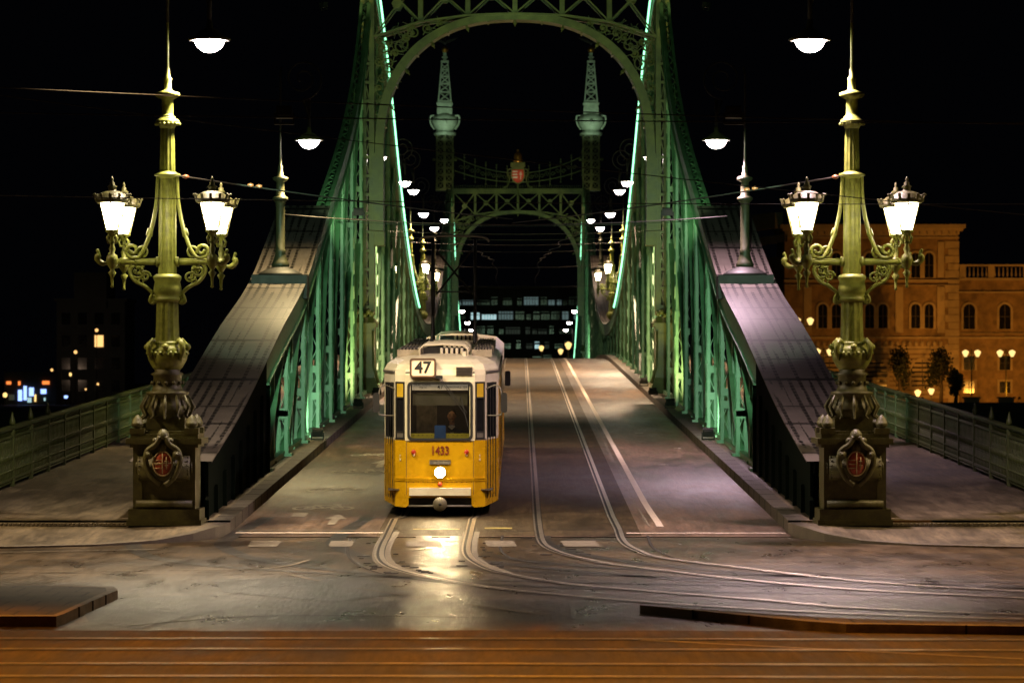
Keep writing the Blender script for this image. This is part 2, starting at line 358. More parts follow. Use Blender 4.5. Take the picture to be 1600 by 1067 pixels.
# pavements: kerb corner curve
KC = [(5.0, 62.0), (5.03, 61.3), (5.15, 60.6), (5.45, 59.7), (6.0, 58.8), (6.9, 57.9), (8.2, 57.2), (10.5, 56.7), (16, 56.2), (60, 55.5)]
def kz(d): return max(.025, min(KH, KH*(d-58.2)/2.6)) if d < 60.8 else KH
for sg in (-1, 1):
    mb = MB()
    # corner apron
    inner = [(sg*x, d, kz(d)) for x, d in KC]
    outer = [(sg*x, 62.0, KH) for x in (5.35, 5.8, 6.2, 6.6, 7.0, 8.0, 9.0, 11, 20, 60)]
    ins = []
    for (x, y, z), (x2, y2, z2) in zip(inner, outer):
        v = Vector((x2-x, y2-y, 0)); v = v.normalized()*.3 if v.length > .01 else Vector((.3*sg, 0, 0))
        ins.append((x+v.x, y+v.y, z+.003))
    N_ = len(inner)
    mb.add(ins+outer, [(i, i+1, N_+i+1, N_+i) for i in range(N_-1)])
    mb.add([(sg*5.0,62,KH),(sg*5.35,62,KH),(sg*5.3,61.9,KH)], [(0,1,2)])
    struct(mb.build('pavement_corner', 'paving'))
    mb = MB()
    lo = [(x, y, -.05) for x, y, z in inner]
    mb.add(inner+ins+lo, [(i, i+1, N_+i+1, N_+i) for i in range(N_-1)]+[(i, i+1, 2*N_+i+1, 2*N_+i) for i in range(N_-1)])
    struct(mb.build('kerb_corner', 'stone_kerb'))
    ds = rng(62, 356, 2.5)
    struct(strip(sg*5.3, sg*10.6, ds, KH-.002).build('pavement', 'paving'))
    kb = strip(sg*5.0, sg*5.3, ds, KH)
    vs = []
    for d in ds: vs += [(sg*5.0, d, dz(d)+KH), (sg*5.0, d, dz(d)-.03)]
    kb.add(vs, [(2*i, 2*i+1, 2*i+3, 2*i+2) for i in range(len(ds)-1)])
    kb.add([(sg*5.3,62,0),(sg*10.6,62,0),(sg*10.6,62,KH),(sg*5.3,62,KH)], [(0,1,2,3)])
    struct(kb.build('kerb', 'stone_dark'))
    # kerb joints
    kj = MB()
    for i in range(30):
        d = 63+i*1.6; kj.box(min(sg*4.995, sg*5.31), max(sg*4.995, sg*5.31), d-.012, d+.012, dz(d), dz(d)+KH+.003)
    struct(kj.build('kerb_joint', 'seam'))
    # bridge edge girder + bank wall
    sd = MB(); vs = []
    for d in rng(60, 356, 5): vs += [(sg*10.6, d, dz(d)+KH), (sg*10.6, d, dz(d)-1.6)]
    n_ = len(vs)//2; sd.add(vs, [(2*i, 2*i+1, 2*i+3, 2*i+2) for i in range(n_-1)])
    struct(sd.build('bridge_edge', 'unlit_dark_green'))
    bw = MB(); bw.add([(sg*10.6,62,KH),(sg*90,62,KH),(sg*90,62,-9),(sg*10.6,62,-9)], [(0,1,2,3)])
    bw.add([(sg*10.6,62,KH-.004),(sg*90,62,KH-.004),(sg*90,60,KH-.004),(sg*10.6,60,KH-.004)], [(0,1,2,3)])
    struct(bw.build('quay_wall', 'water_wall'))
g = MB(); g.sheet([(-500, 62), (500, 62), (500, 365), (-500, 365)], -8); struct(g.build('river', 'river'))
g = MB(); g.sheet([(-900, 362), (900, 362), (900, 1500), (-900, 1500)], -1.0)
g.add([(-900,362,-1),(900,362,-1),(900,362,-9),(-900,362,-9)], [(0,1,2,3)]); struct(g.build('far_bank', 'water_wall'))

# ------------------------------------------------------------------ rails
def rail(path, w=1.0):
    """path: list of (X, d); one steel head with a dark groove beside it"""
    P = [Vector((p[0], p[1], 0)) for p in path]
    def side(o0, o1, z, mb):
        vs = []
        for i, p in enumerate(P):
            t = (P[min(i+1, len(P)-1)]-P[max(i-1, 0)]).normalized(); nrm = Vector((t.y, -t.x, 0))
            a = p+nrm*o0; b2 = p+nrm*o1; zz = dz(p.y)+z
            vs += [(a.x, a.y, zz), (b2.x, b2.y, zz)]
        mb.add(vs, [(2*i, 2*i+1, 2*i+3, 2*i+2) for i in range(len(P)-1)])
    m1 = MB(); side(-.04*w, .035*w, .016, m1); side(.078, .11, .014, m1)
    a = m1.build('rail', 'steel'); struct(a)
    m2 = MB(); side(.03, .075, .006, m2); side(-.055, -.03, .006, m2); g_ = m2.build('groove', 'groove', a)
    return a
def curve_px(L): return [(v.x, v.y) for v in smooth_pts([(*gp(x, y), 0) for x, y in L], 6)]
def deckline(X): return [(X, d) for d in rng(355, 66, 3)]
rail(deckline(-2.0)+curve_px([(619,822),(602,846),(596,869),(609,884),(641,895),(684,904),(741,914),(828,925),(1000,940),(1200,953),(1400,962),(1650,970)]))
rail(deckline(-.62)+curve_px([(741,822),(733,846),(733,866),(750,881),(787,895),(885,912),(1000,922.5),(1200,938.5),(1350,951),(1650,963)]))
rail(deckline(.55)+curve_px([(844,832),(853.6,852),(885,866),(943,879.4),(1000,887),(1187,908.6),(1375,923.6),(1650,937)]))
rail(deckline(1.97)+curve_px([(968,832),(979,849),(1000,860.7),(1037,872),(1187,890.6),(1375,911),(1650,927)]))
for y0, dy in ((37.55, 0), (36.12, 0), (34.3, 0), (32.88, 0)):
    rail([(x, y0-.04*max(0, x+2)+.01*x) for x in (-60, -30, -12, -6, -3, -1, 1, 3, 6, 9, 12, 30, 60)], .75)
# pale bands painting the bright reflection that hugs the curved rails
def ribbon(path, wd, z, name, m, off=0):
    P = [Vector((*p, 0)) for p in path]; mb = MB(); vs = []
    for i, p in enumerate(P):
        t = (P[min(i+1, len(P)-1)]-P[max(i-1, 0)]).normalized(); nr = Vector((t.y, -t.x, 0))
        for o in (off-wd/2, off+wd/2):
            q = p+nr*o; vs.append((q.x, q.y, dz(q.y)+z))
    mb.add(vs, [(2*i, 2*i+1, 2*i+3, 2*i+2) for i in range(len(P)-1)])
    return struct(mb.build(name, m))
ribbon(curve_px([(612,834),(602,846),(596,869),(609,884),(641,895),(684,904)]), .30, .003, 'rail_sheen_band', 'paint_faded')
ribbon(curve_px([(737,834),(733,846),(733,866),(750,881),(787,895)]), .30, .003, 'rail_sheen_band', 'paint_faded')
for L_ in ([(602,846),(596,869),(609,884),(641,895)], [(733,846),(733,866),(750,881),(787,895)], [(842,832),(853.6,852),(885,866)]):   # broken setts beside the rails
    pth = curve_px(L_); mb = MB()
    for i, (px_, py_) in enumerate(pth):
        for s2 in (-1, 1):
            
            if random.random() < .55: continue
            w_ = random.uniform(.03, .1); x_ = px_+s2*random.uniform(.2, .34); mb.box(x_-w_, x_+w_, py_-.1, py_+.1, .0, .0065)
    struct(mb.build('sett_edging', 'seam'))
mb = MB(); rj = random.Random(8); up_ = [(-60+i*.8, 38.75+rj.uniform(-.06, .06)) for i in range(151)]
mb.add([(a, b_, .001) for a, b_ in up_]+[(a, 31.0, .001) for a, b_ in up_], [(i, i+1, 151+i+1, 151+i) for i in range(150)]); struct(mb.build('track_bed', 'trackbed'))
ribbon([(0.0, d) for d in rng(61.2, 300, 3)], 4.7, .002, 'track_bed', 'trackbed')
# seams
for L in ([(548,840),(543,862),(556,880),(600,897),(700,912)], [(785,838),(782,858),(800,872),(840,880)], [(1012,838),(1024,858),(1075,876),(1230,892),(1500,905),(1650,910)],
          [(200,978),(420,962),(760,965)], [(0,893),(300,898),(540,894)]):
    ribbon(curve_px(L), .05, .004, 'road_seam', 'seam')
# ------------------------------------------------------------------ road markings
def mark(poly, m='paint_white', z=.008, name='road_marking', px=True):
    P = [gp(*p) for p in poly] if px else poly
    # follow the deck slope
    mb = MB(); mb.add([(a, b_, dz(b_)+z) for a, b_ in P], [tuple(range(len(P)))]); return struct(mb.build(name, m))
def rect(x0, x1, y0, y1, m='paint_white', z=.008): return mark([(x0,y0),(x1,y0),(x1,y1),(x0,y1)], m, z, px=False)
lane = [(2.72, d) for d in rng(300, 70, 3)]+[(2.74, 67), (2.76, 65), (2.77, 63.4)]
ribbon(lane, .13, .008, 'lane_and_trail_line', 'paint_trail'); ribbon([(a-.2, b_) for a, b_ in lane], .03, .008, 'lane_and_trail_line', 'paint_faded')  # passing light trails drawn as painted lines
rect(-4.9, -2.25, 61.75, 62.0, 'paint_trail'); rect(-4.9, -2.25, 62.4, 62.5, 'paint_faded')
rect(2.1, 4.95, 61.7, 61.9, 'paint_trail'); rect(-4.2, -3.9, 66, 67.2, 'paint_faded')
rect(-1.75, -.9, 62.6, 62.85, 'paint_yellow', .01); rect(-.45, .05, 62.8, 63.15, 'paint_yellow', .01)
rect(.75, 1.7, 62.6, 62.66, 'seam', .01); rect(-.5, .5, 62.2, 62.27, 'seam', .01)
for x0, x1 in ((-4.35,-3.85), (-3.0,-2.6), (-1.7,-1.1), (-.35,.15), (.95,1.55)):
    mark([(x0,57.6),(x1,57.6),(x1-.07,59.6),(x0-.07,59.6)], 'paint_faded', .007, px=False)
ribbon(curve_px([(-50,896),(200,891),(415,888),(482,875)]), .07, .007, 'lane_and_trail_line', 'paint_faded')
for L in ([(453,898),(500,908)], [(558,919),(640,931)], [(727,944),(850,960)], [(0,863),(250,858)], [(1000,1000),(1600,1030)]):
    ribbon(curve_px(L), .09, .007, 'lane_and_trail_line', 'paint_faded')
# bicycle symbols and arrows in the left lane
def bike(cx, cy, s=1.0, m='paint_white'):
    mb = MB()
    def P(poly): mb.add([(cx+a*s, cy+b_*s*2.2, dz(cy+b_*s*2.2)+.009) for a, b_ in poly], [tuple(range(len(poly)))])
    for wx in (-.42, .42):
        for k in range(14):
            a0, a1 = 2*PI*k/14, 2*PI*(k+1)/14
            P([(wx+.27*math.cos(a0), .27*math.sin(a0)), (wx+.27*math.cos(a1), .27*math.sin(a1)), (wx+.19*math.cos(a1), .19*math.sin(a1)), (wx+.19*math.cos(a0), .19*math.sin(a0))])
    for (x0, y0, x1, y1) in ((-.42,0,-.18,.42), (-.18,.42,.3,.42), (.42,0,.26,.58), (-.18,.42,.02,0), (.02,0,.3,.42), (-.42,0,.02,0), (.15,.58,.34,.58), (-.28,.5,-.08,.5)):
        d_ = Vector((x1-x0, y1-y0)); nn = Vector((-d_.y, d_.x)).normalized()*.04
        P([(x0+nn.x, y0+nn.y), (x1+nn.x, y1+nn.y), (x1-nn.x, y1-nn.y), (x0-nn.x, y0-nn.y)])
    return struct(mb.build('road_marking', m))
def arrow(cx, cy, s=1.0, m='paint_white'):
    mb = MB(); poly = [(-.9,.06),(.25,.05),(.25,.22),(.55,0),(.25,-.22),(.25,-.05),(-.9,-.06)]
    mb.add([(cx+a*s, cy+b_*s*4.5, dz(cy+b_*s*4.5)+.009) for a, b_ in [(-.12,-.5),(.12,-.5),(.12,.05),(.38,.05),(0,.55),(-.38,.05),(-.12,.05)]], [tuple(range(7))])
    return struct(mb.build('road_marking', m))
bike(-3.6, 81.0, .95); bike(-3.75, 74.2, .95); bike(-3.7, 68.4, .9); bike(-3.6, 88.5, .8); arrow(-3.3, 65.2, .6, 'paint_faded'); arrow(-3.2, 84.6, .7)
for i in range(9): rect(3.55, 3.8, 84+i*17, 84.25+i*17, 'paint_white')
for i in range(3): rect(4.3, 4.5, 92+i*24, 92.3+i*24, 'paint_white')
for off_ in (-1.1, 2.3, 4.4):   # tyre tracks sweeping into the bridge
    for w2 in (0, 1.5):
        ribbon([(v.x, v.y) for v in smooth_pts([(-5+off_+w2, 66, 0), (-5.2+off_+w2, 58, 0), (-3+off_+w2, 51.5-w2*.4, 0), (4+off_, 47.2-w2, 0), (20, 45-w2, 0)], 8)], .28, .0015, 'tyre_track', 'asphalt_patch')
# dark wet patch of newer asphalt
mark([(115,938),(300,930),(390,945),(300,962),(220,982),(140,972)], 'asphalt_patch', .002, 'road_patch')
mark([(330,905),(560,900),(640,925),(520,940),(350,925)], 'asphalt_patch', .002, 'road_patch')
# islands
def island(pts, h, label=None):
    P = [gp(x, y, h) for x, y in pts]; mb = MB(); n_ = len(P)
    c = Vector((sum(p[0] for p in P)/n_, sum(p[1] for p in P)/n_))
    Q = []
    for p in P:
        v = (c-Vector(p)).normalized()*.22; Q.append((p[0]+v.x, p[1]+v.y))
    mb.add([(a, b_, h) for a, b_ in Q], [tuple(range(n_))]); top = struct(mb.build('traffic_island', 'setts'))
    kb = MB(); kb.add([(a, b_, h) for a, b_ in P]+[(a, b_, h) for a, b_ in Q]+[(a, b_, -.01) for a, b_ in P],
        [(i, (i+1)%n_, n_+(i+1)%n_, n_+i) for i in range(n_)]+[(i, (i+1)%n_, 2*n_+(i+1)%n_, 2*n_+i) for i in range(n_)])
    k_ = kb.build('kerb', 'kerb_light', top)
    jt = MB()
    for i in range(n_):
        a = Vector(P[i]); b_ = Vector(P[(i+1)%n_]); L = (b_-a).length
        for k in range(1, int(L/1.0)):
            q = a+(b_-a)*k/int(L/1.0); t = (b_-a).normalized()
            jt.bar((q.x, q.y, -.0), (q.x, q.y, h+.003), .02, .03, up=(t.y, -t.x, 0))
    if jt.v: jt.build('joint', 'seam', top)
    return top
island([(-260,920),(60,912),(178,916),(184,921),(100,958),(88,962),(-260,962)], .12)
island([(1000,944.5),(1250,962.5),(1450,970),(1700,974),(1700,979),(1322,974),(1262,970)], .10)
# tactile strip
for sg in (-1, 1):
    mb = MB()
    for k in range(60): mb.box(sg*9.2-2.4+k*.08, sg*9.2-2.4+k*.08+.045, 61.2, 61.45, KH-.02, KH+.012)
    struct(mb.build('tactile_strip', 'paint_faded'))

# ------------------------------------------------------------------ bridge
bridge = empty('bridge', (0, MID, 0), 0, 'green riveted iron truss bridge with arched portals carrying the tram road over the river', 'bridge')
def bld(mb, name, m, parent):
    o = mb.build(name, m); o.parent = parent
    if parent is bridge: o.location = (0, -MID, 0)
    return o
CP = [(61.5, 1.15), (69.7, 2.16), (81, 3.92), (90.3, 5.29), (99.7, 7.39), (113.8, 10.6), (122, 13.1), (128, 15.9), (131, 17.6), (133.5, 18.0), (137, 17.6), (147.4, 15.2), (160.6, 11.5), (170.5, 9.3), (180, 7.7), (189.5, 6.6), (199, 6.05), (208, 5.9)]
CP += [(2*MID-d, z) for d, z in CP[::-1][1:]]
def cz(d):
    for (a, za), (b_, zb) in zip(CP, CP[1:]):
        if a <= d <= b_:
            i = CP.index((a, za)); p0 = CP[max(0, i-1)]; p3 = CP[min(len(CP)-1, i+2)]
            t = (d-a)/(b_-a); m0 = (zb-p0[1])/(b_-p0[0])*(b_-a); m1 = (p3[1]-za)/(p3[0]-a)*(b_-a)
            return (2*t**3-3*t*t+1)*za+(t**3-2*t*t+t)*m0+(-2*t**3+3*t*t)*zb+(t**3-t*t)*m1
    return CP[-1][1]
P1, P2 = 130.0, 286.0
XI, XO, XT = 5.45, 6.8, 5.76
def prof_strip(sg, x0, x1, d0, d1, off0, off1, step=1.5):
    """box following the chord profile"""
    mb = MB(); ds = rng(d0, d1, step); vs = []
    for d in ds:
        for x, o in ((x0, off0), (x1, off0), (x1, off1), (x0, off1)): vs.append((sg*x, d, cz(d)+o))
    n_ = len(ds)
    mb.add(vs, [(4*i+k, 4*i+(k+1)%4, 4*i+4+(k+1)%4, 4*i+4+k) for i in range(n_-1) for k in range(4)]+[(3,2,1,0), tuple(4*(n_-1)+k for k in range(4))])
    return mb
posts_d = [64.7+6.55*i for i in range(10)]
posts_m = [P1+6.5*i for i in range(1, 24)]
posts_f = [2*MID-d for d in posts_d[::-1]]
for sg in (-1, 1):
    tr = empty('truss', parent=bridge); tr.location = (0, -MID, 0)
    bld(prof_strip(sg, XI, XI+.06, 77, 354, -.62, 0), 'chord_web', 'green_paint', tr); bld(prof_strip(sg, XI, XI+.06, 62.6, 77, -.62, 0), 'chord_web', 'unlit_dark_green', tr)  # near stretch coloured dark because no floodlight reaches it
    bld(prof_strip(sg, XT-.05, XT, 77, 340, -.62, 0), 'chord_web', 'green_paint', tr)
    for c0, c1 in ((62.6, 101.5), (314.5, 353.4)): bld(prof_strip(sg, XO-.05, XO, c0, c1, -.45, 0), 'fascia', 'unlit_dark_green', tr)
    fl = prof_strip(sg, XI-.06, XI+.2, 77, 354, -.66, -.62); bld(fl, 'chord_flange', 'green_paint', tr)
    # cover plates with uv
    for c0, c1 in ((62.5, 101.5), (206, 256), (314.5, 353.5)):
        ds = rng(c0, c1, 1.0); mb = MB(); vs = []; uv = []; L = 0; pv = None
        for d in ds:
            z = cz(d)+.03
            if pv: L += math.hypot(d-pv[0], z-pv[1])
            pv = (d, z)
            vs += [(sg*(XI-.07), d, z), (sg*(XO+.07), d, z)]; uv += [(0, L), (1.49, L)]
        n0 = len(vs)
        vs += [(x, y, z-.03) for x, y, z in vs]; uv += uv
        n_ = len(ds)
        mb.add(vs, [(2*i, 2*i+1, 2*i+3, 2*i+2) for i in range(n_-1)]+[(2*i, 2*i+2, n0+2*i+2, n0+2*i) for i in range(n_-1)]+[(2*i+1, 2*i+3, n0+2*i+3, n0+2*i+1) for i in range(n_-1)])
        mb.uv = uv; bld(mb, 'cover_plate', 'plates', tr)
    for c0, c1 in ((101.5, 206), (256, 314.5)):
        bld(prof_strip(sg, XI-.05, XI+.08, c0, c1, 0, .03), 'chord_flange', 'green_paint', tr)
        bld(prof_strip(sg, XT-.06, XT+.04, c0, c1, 0, .03), 'chord_flange', 'green_paint', tr)
        mb = MB(); d = c0; k = 0
        while d+.55 < c1:
            aa, bb_ = (XI+.05, XT-.03) if k % 2 else (XT-.03, XI+.05)
            mb.bar((sg*aa, d, cz(d)-.02), (sg*bb_, d+.55, cz(d+.55)-.02), .06, .02); d += .55; k += 1
        bld(mb, 'chord_lacing', 'green_paint', tr)
    # end panel: solid web near the abutment, its lack of light put into the colour
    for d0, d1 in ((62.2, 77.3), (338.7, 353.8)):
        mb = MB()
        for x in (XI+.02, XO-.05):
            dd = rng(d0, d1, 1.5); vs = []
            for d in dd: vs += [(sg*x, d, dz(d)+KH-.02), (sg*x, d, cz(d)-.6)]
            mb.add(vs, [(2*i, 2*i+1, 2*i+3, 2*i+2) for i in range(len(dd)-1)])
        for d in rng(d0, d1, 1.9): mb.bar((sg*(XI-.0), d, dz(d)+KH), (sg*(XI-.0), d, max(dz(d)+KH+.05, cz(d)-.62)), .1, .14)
        bld(mb, 'end_panel', 'unlit_dark_green', tr)
    # foot rail / bottom chord
    for x in (XI+.08,):
        mb = MB(); dd = rng(77.3, 338.7, 3); vs = []
        for d in dd:
            for xx, o in ((x, KH-.02), (x+.16, KH-.02), (x+.16, KH+.12), (x, KH+.12)): vs.append((sg*xx, d, dz(d)+o))
        n_ = len(dd); mb.add(vs, [(4*i+k, 4*i+(k+1)%4, 4*i+4+(k+1)%4, 4*i+4+k) for i in range(n_-1) for k in range(4)])
        bld(mb, 'bottom_chord', 'green_paint', tr)
    allp = [d for d in posts_d if d > 76]+posts_m+[d for d in posts_f if d < 340]
    allp.sort()
    def post(d, m):
        z0 = dz(d)+KH; z1 = cz(d)-.6; mb = MB()
        x = XI+.01       # riveted leg of four corner angles with lacing
        for q in (0, .20):
            for yq in (-.21, .18): mb.box(*sorted((sg*(x+q), sg*(x+q+.09))), d+yq, d+yq+.03, z0, z1)
            for yq in (-.18, .10): mb.box(*sorted((sg*(x+(q+.09 if q else .0)), sg*(x+(q+.075 if q else .015)))), d+yq, d+yq+.08, z0, z1)
        zz = z0+.25; kk = 0
        while zz+.42 < z1:
            aa, bb_ = (x+.06, x+.23) if kk % 2 else (x+.23, x+.06)
            mb.bar((sg*aa, d-.195, zz), (sg*bb_, d-.195, zz+.42), .02, .05, up=(0,1,0))
            mb.bar((sg*XI, d-.15 if kk % 2 else d+.15, zz), (sg*XI, d+.15 if kk % 2 else d-.15, zz+.4), .02, .05, up=(1,0,0)); zz += .42; kk += 1
        mb.box(*sorted((sg*(x-.1), sg*(x+.4))), d-.35, d+.35, z0-.02, z0+.06)
        for zz in (z0+.9, z0+(z1-z0)*.33, z0+(z1-z0)*.66, z1-.7): mb.box(*sorted((sg*(XI+.005), sg*(XT-.005))), d-.235, d-.21, zz, zz+.2)
        return bld(mb, 'post', m, tr)
    for d in allp:
        if min(abs(d-P1), abs(d-P2)) < 1.5: continue
        post(d, 'green_paint')
    for d, e in zip(allp, allp[1:]):      # slimmer verticals between the main posts
        h = (d+e)/2
        if min(abs(h-P1), abs(h-P2)) < 1.5 or d > 250: continue
        mb = MB(); z0, z1 = dz(h)+KH, cz(h)-.6
        for x in (XI+.12, XI+.24): mb.box(*sorted((sg*x, sg*(x+.06))), h-.12, h+.12, z0, z1)
        zz = z0+.3
        while zz < z1: mb.box(*sorted((sg*(XI+.13), sg*(XI+.29))), h-.135, h-.121, zz, zz+.09); zz += .6
        mb.box(*sorted((sg*(XI+.05), sg*(XI+.38))), h-.25, h+.25, z0-.02, z0+.05)
        bld(mb, 'post', 'green_paint', tr)
    seq = allp
    for a, b_ in zip(seq, seq[1:]):
        if (a < P1 < b_) or (a < P2 < b_): continue
        up_ = (a < P1) or (MID <= a < P2)
        mb = MB()
        for x in (XI+.15,):
            za, zb = (dz(a)+KH+.1, cz(b_)-.5) if up_ else (cz(a)-.5, dz(b_)+KH+.1)
            # only build if slope is reasonable: split into K pattern for tall panels
            H = max(zb, za)-min(zb, za); n_ = max(1, int(round(H/6.0)))
            if n_ == 1: mb.bar((sg*x, a, za), (sg*x, b_, zb), .05, .24, up=(1,0,0))
            else:
                z0a, z1a = dz(a)+KH+.1, cz(a)-.5; z0b, z1b = dz(b_)+KH+.1, cz(b_)-.5
                for q in range(n_):
                    mb.bar((sg*x, a, z0a+(z1a-z0a)*q/n_), (sg*x, b_, z0b+(z1b-z0b)*(q+1)/n_), .05, .2, up=(1,0,0))
        bld(mb, 'diagonal', 'green_paint', tr)
    # glowing light strip along inner edge of chord
    for d0, d1 in ((132.0, 190.0), (P2+1.5, 348)):
        sm = prof_strip(sg, XI-.15, XI-.08, d0, d1, -.03, .05, 1.0)
        bld(sm, 'light_strip', 'strip_glow', tr)

def arch_z(X, a=4.93, b_=5.0, z0=11.15, n_=2.35): return z0+b_*max(0, 1-(abs(X)/a)**n_)**(1/n_)
def portal(d0, front):
    pt = empty('portal', parent=bridge); pt.location = (0, -MID, 0)
    zb = dz(d0)+KH; y0, y1 = d0-.55, d0+.55
    ZG0, ZG1 = 16.25, 18.05
    # legs
    for sg in (-1, 1):
        mb = MB()
        for x in (5.27, 5.57): mb.box(*sorted((sg*x, sg*(x+.20))), y0, y1, zb+2.9, ZG1)
        for x in (5.27, 5.57):
            mb.box(*sorted((sg*(x+.06), sg*(x+.13))), y0-.06, y0, zb+3.1, ZG1)
        z = zb+3.2; k = 0
        while z < ZG1-.8:
            a, b_ = (5.45, 5.6) if k % 2 else (5.6, 5.45)
            mb.bar((sg*a, y0+.05, z), (sg*b_, y0+.05, z+.7), .04, .1, up=(0,1,0)); mb.box(*sorted((sg*5.27, sg*5.77)), y0-.03, y0-.005, z-.05, z+.06)
            z += .7; k += 1
        # corner tower stub above
        bld(mb, 'leg', 'olive_green', pt)
        mb = MB()
        mb.frustum(sg*5.75, d0-.15, zb-.02, zb+.55, .72, .85, .52, .7)
        mb.box(*sorted((sg*5.25, sg*6.25)), d0-.8, d0+.6, zb+.55, zb+2.45)
        mb.box(*sorted((sg*5.18, sg*6.32)), d0-.88, d0+.68, zb+2.45, zb+2.6); mb.frustum(sg*5.75, d0-.1, zb+2.6, zb+2.85, .62, .82, .4, .6)
        mb.box(*sorted((sg*5.36, sg*6.14)), d0-.84, d0-.8, zb+.8, zb+2.2)
        mb.tube([(sg*5.3, d0-.86, zb+2.3), (sg*5.28, d0-.88, zb+1.0), (sg*5.1, d0-.95, zb+.35)], [.05, .05, .06], 8)
        for k in range(7): mb.sphere((sg*(5.35+.13*k), d0-.8, zb+2.95+.07*math.sin(k*2)), .11, 6)
        bld(mb, 'pedestal', 'olive_green', pt)
    # arch rib: intrados to extrados
    N = 40; mb = MB(); A, B = [], []
    for i in range(N+1):
        th = PI*i/N; c, s_ = math.cos(th), math.sin(th)
        X = 4.93*abs(c)**(2/2.35)*(1 if c > 0 else -1); Z = 11.15+5.0*s_**(2/2.35)
        X2 = 5.25*abs(c)**(2/2.35)*(1 if c > 0 else -1); Z2 = 11.15+5.27*s_**(2/2.35)
        A.append((X, Z)); B.append((X2, Z2))
    for ya, yb in ((y0, y0+.06), (y1-.06, y1)):
        vs = []
        for (a, b_), (c, d_) in zip(A, B): vs += [(a, ya, b_), (c, ya, d_), (c, yb, d_), (a, yb, b_)]
        mb.add(vs, [(4*i+k, 4*i+(k+1)%4, 4*i+4+(k+1)%4, 4*i+4+k) for i in range(N) for k in range(4)])
    vs = []
    for (a, b_) in A: vs += [(a, y0, b_), (a, y1, b_)]
    mb.add(vs, [(2*i, 2*i+1, 2*i+3, 2*i+2) for i in range(N)])
    for i in range(1, N, 1):      # rivet battens on intrados
        a, b_ = A[i]; a2, b2 = A[i-1]
        if i % 2 == 0: mb.bar((a*.995, y0-.02, b_-.02), (a*.995, y1+.02, b_-.02), .06, .05)
    for i in range(4, N-3, 4):    # pendants below the rib
        a, b_ = A[i]; nx, nz_ = -a/7, -.28
        mb.tube([(a, y0+.1, b_), (a+nx*.3, y0+.1, b_+nz_*.9)], [.05, .015], 6); mb.sphere((a+nx*.15, y0+.1, b_+nz_*.45), .07, 6)
    for sg in (-1, 1): mb.box(*sorted((sg*4.93, sg*5.27)), y0, y1, 8.2, 11.15)
    mb.box(-5.27, -4.9, y0+.1, y1-.1, 7.7, 8.2); mb.box(4.9, 5.27, y0+.1, y1-.1, 7.7, 8.2)
    bld(mb, 'arch', 'olive_green', pt)
    # spandrel ornament: scroll work filling
    rs = random.Random(3)
    for sg in (-1, 1):
        mb = MB()
        for (cx_, cz_, r_) in ((4.95,13.2,.28),(5.0,14.0,.22),(4.75,14.5,.33),(4.95,15.1,.25),(4.3,15.2,.3),(3.8,15.65,.24),(3.3,15.85,.2),(4.45,15.75,.2),(5.05,12.5,.18),(5.05,11.9,.14),(2.8,16.02,.13),(4.6,13.9,.14),(5.1,13.6,.14),(4.5,14.9,.16),(4.1,15.5,.15),(5.1,14.6,.18),(5.05,15.4,.16),(4.75,15.3,.15),(3.9,15.95,.14)):
            mb.tube(spiral(sg*cx_, cz_, r_, r_*.15, rs.random()*6, 1.4, y0+.15, 22, sg), .035, 5)
            mb.sphere((sg*cx_, y0+.12, cz_), .06, 6)
            for q in range(7):
                an = rs.random()*6.28; mb.bar((sg*cx_, y0+.15, cz_), (sg*cx_+.34*math.cos(an), y0+.15, cz_+.3*math.sin(an)), .02, .07, up=(0,1,0))
        bld(mb, 'scrollwork', 'olive_green', pt)
    # girder with X bracing
    mb = MB()
    WG = 5.85 if front else 6.8; mb.box(-WG, WG, y0-.1, y1+.1, ZG1-.02, ZG1+.16); 
    for ya, yb in ((y0, y0+.08), (y1-.08, y1)):
        mb.box(-5.3, 5.3, ya, yb, ZG1-.22, ZG1-.02)
        # lower boom follows arch then drops to the leg
        for sg in (-1, 1):
            pts = [(0, ZG0+.12), (1.77, ZG0+.06), (3.54, ZG0-.18), (5.3, ZG0-.75)]
            for p, q in zip(pts, pts[1:]): mb.bar((sg*p[0], (ya+yb)/2, p[1]), (sg*q[0], (ya+yb)/2, q[1]), .08, .30, up=(0,1,0))
        zl = lambda X: [ZG0+.12, ZG0+.06, ZG0-.18, ZG0-.75][min(3, int(round(abs(X)/1.77)))]
        for k in range(-3, 4):
            X = k*1.77
            if abs(k) < 3: mb.box(X-.09, X+.09, ya+.005, yb-.005, zl(X), ZG1-.2)
        for k in range(-3, 3):
            xa, xb = k*1.77+.05, (k+1)*1.77-.05
            mb.bar((xa, (ya+yb)/2, zl(k*1.77)+.05), (xb, (ya+yb)/2, ZG1-.2), .05, .13, up=(0,1,0))
            mb.bar((xa, (ya+yb)/2-.01, ZG1-.2), (xb, (ya+yb)/2-.01, zl((k+1)*1.77)+.05), .05, .13, up=(0,1,0))
            cxm = (xa+xb)/2; zm = (zl(k*1.77)+ZG1)/2-.02
            mb.prism([(cxm+.2*math.cos(q*PI/3), zm+.2*math.sin(q*PI/3)) for q in range(6)], ya-.02, yb+.02)
    bld(mb, 'girder', 'olive_green', pt)
    return pt
portal(P1, True); portal(P2, False)

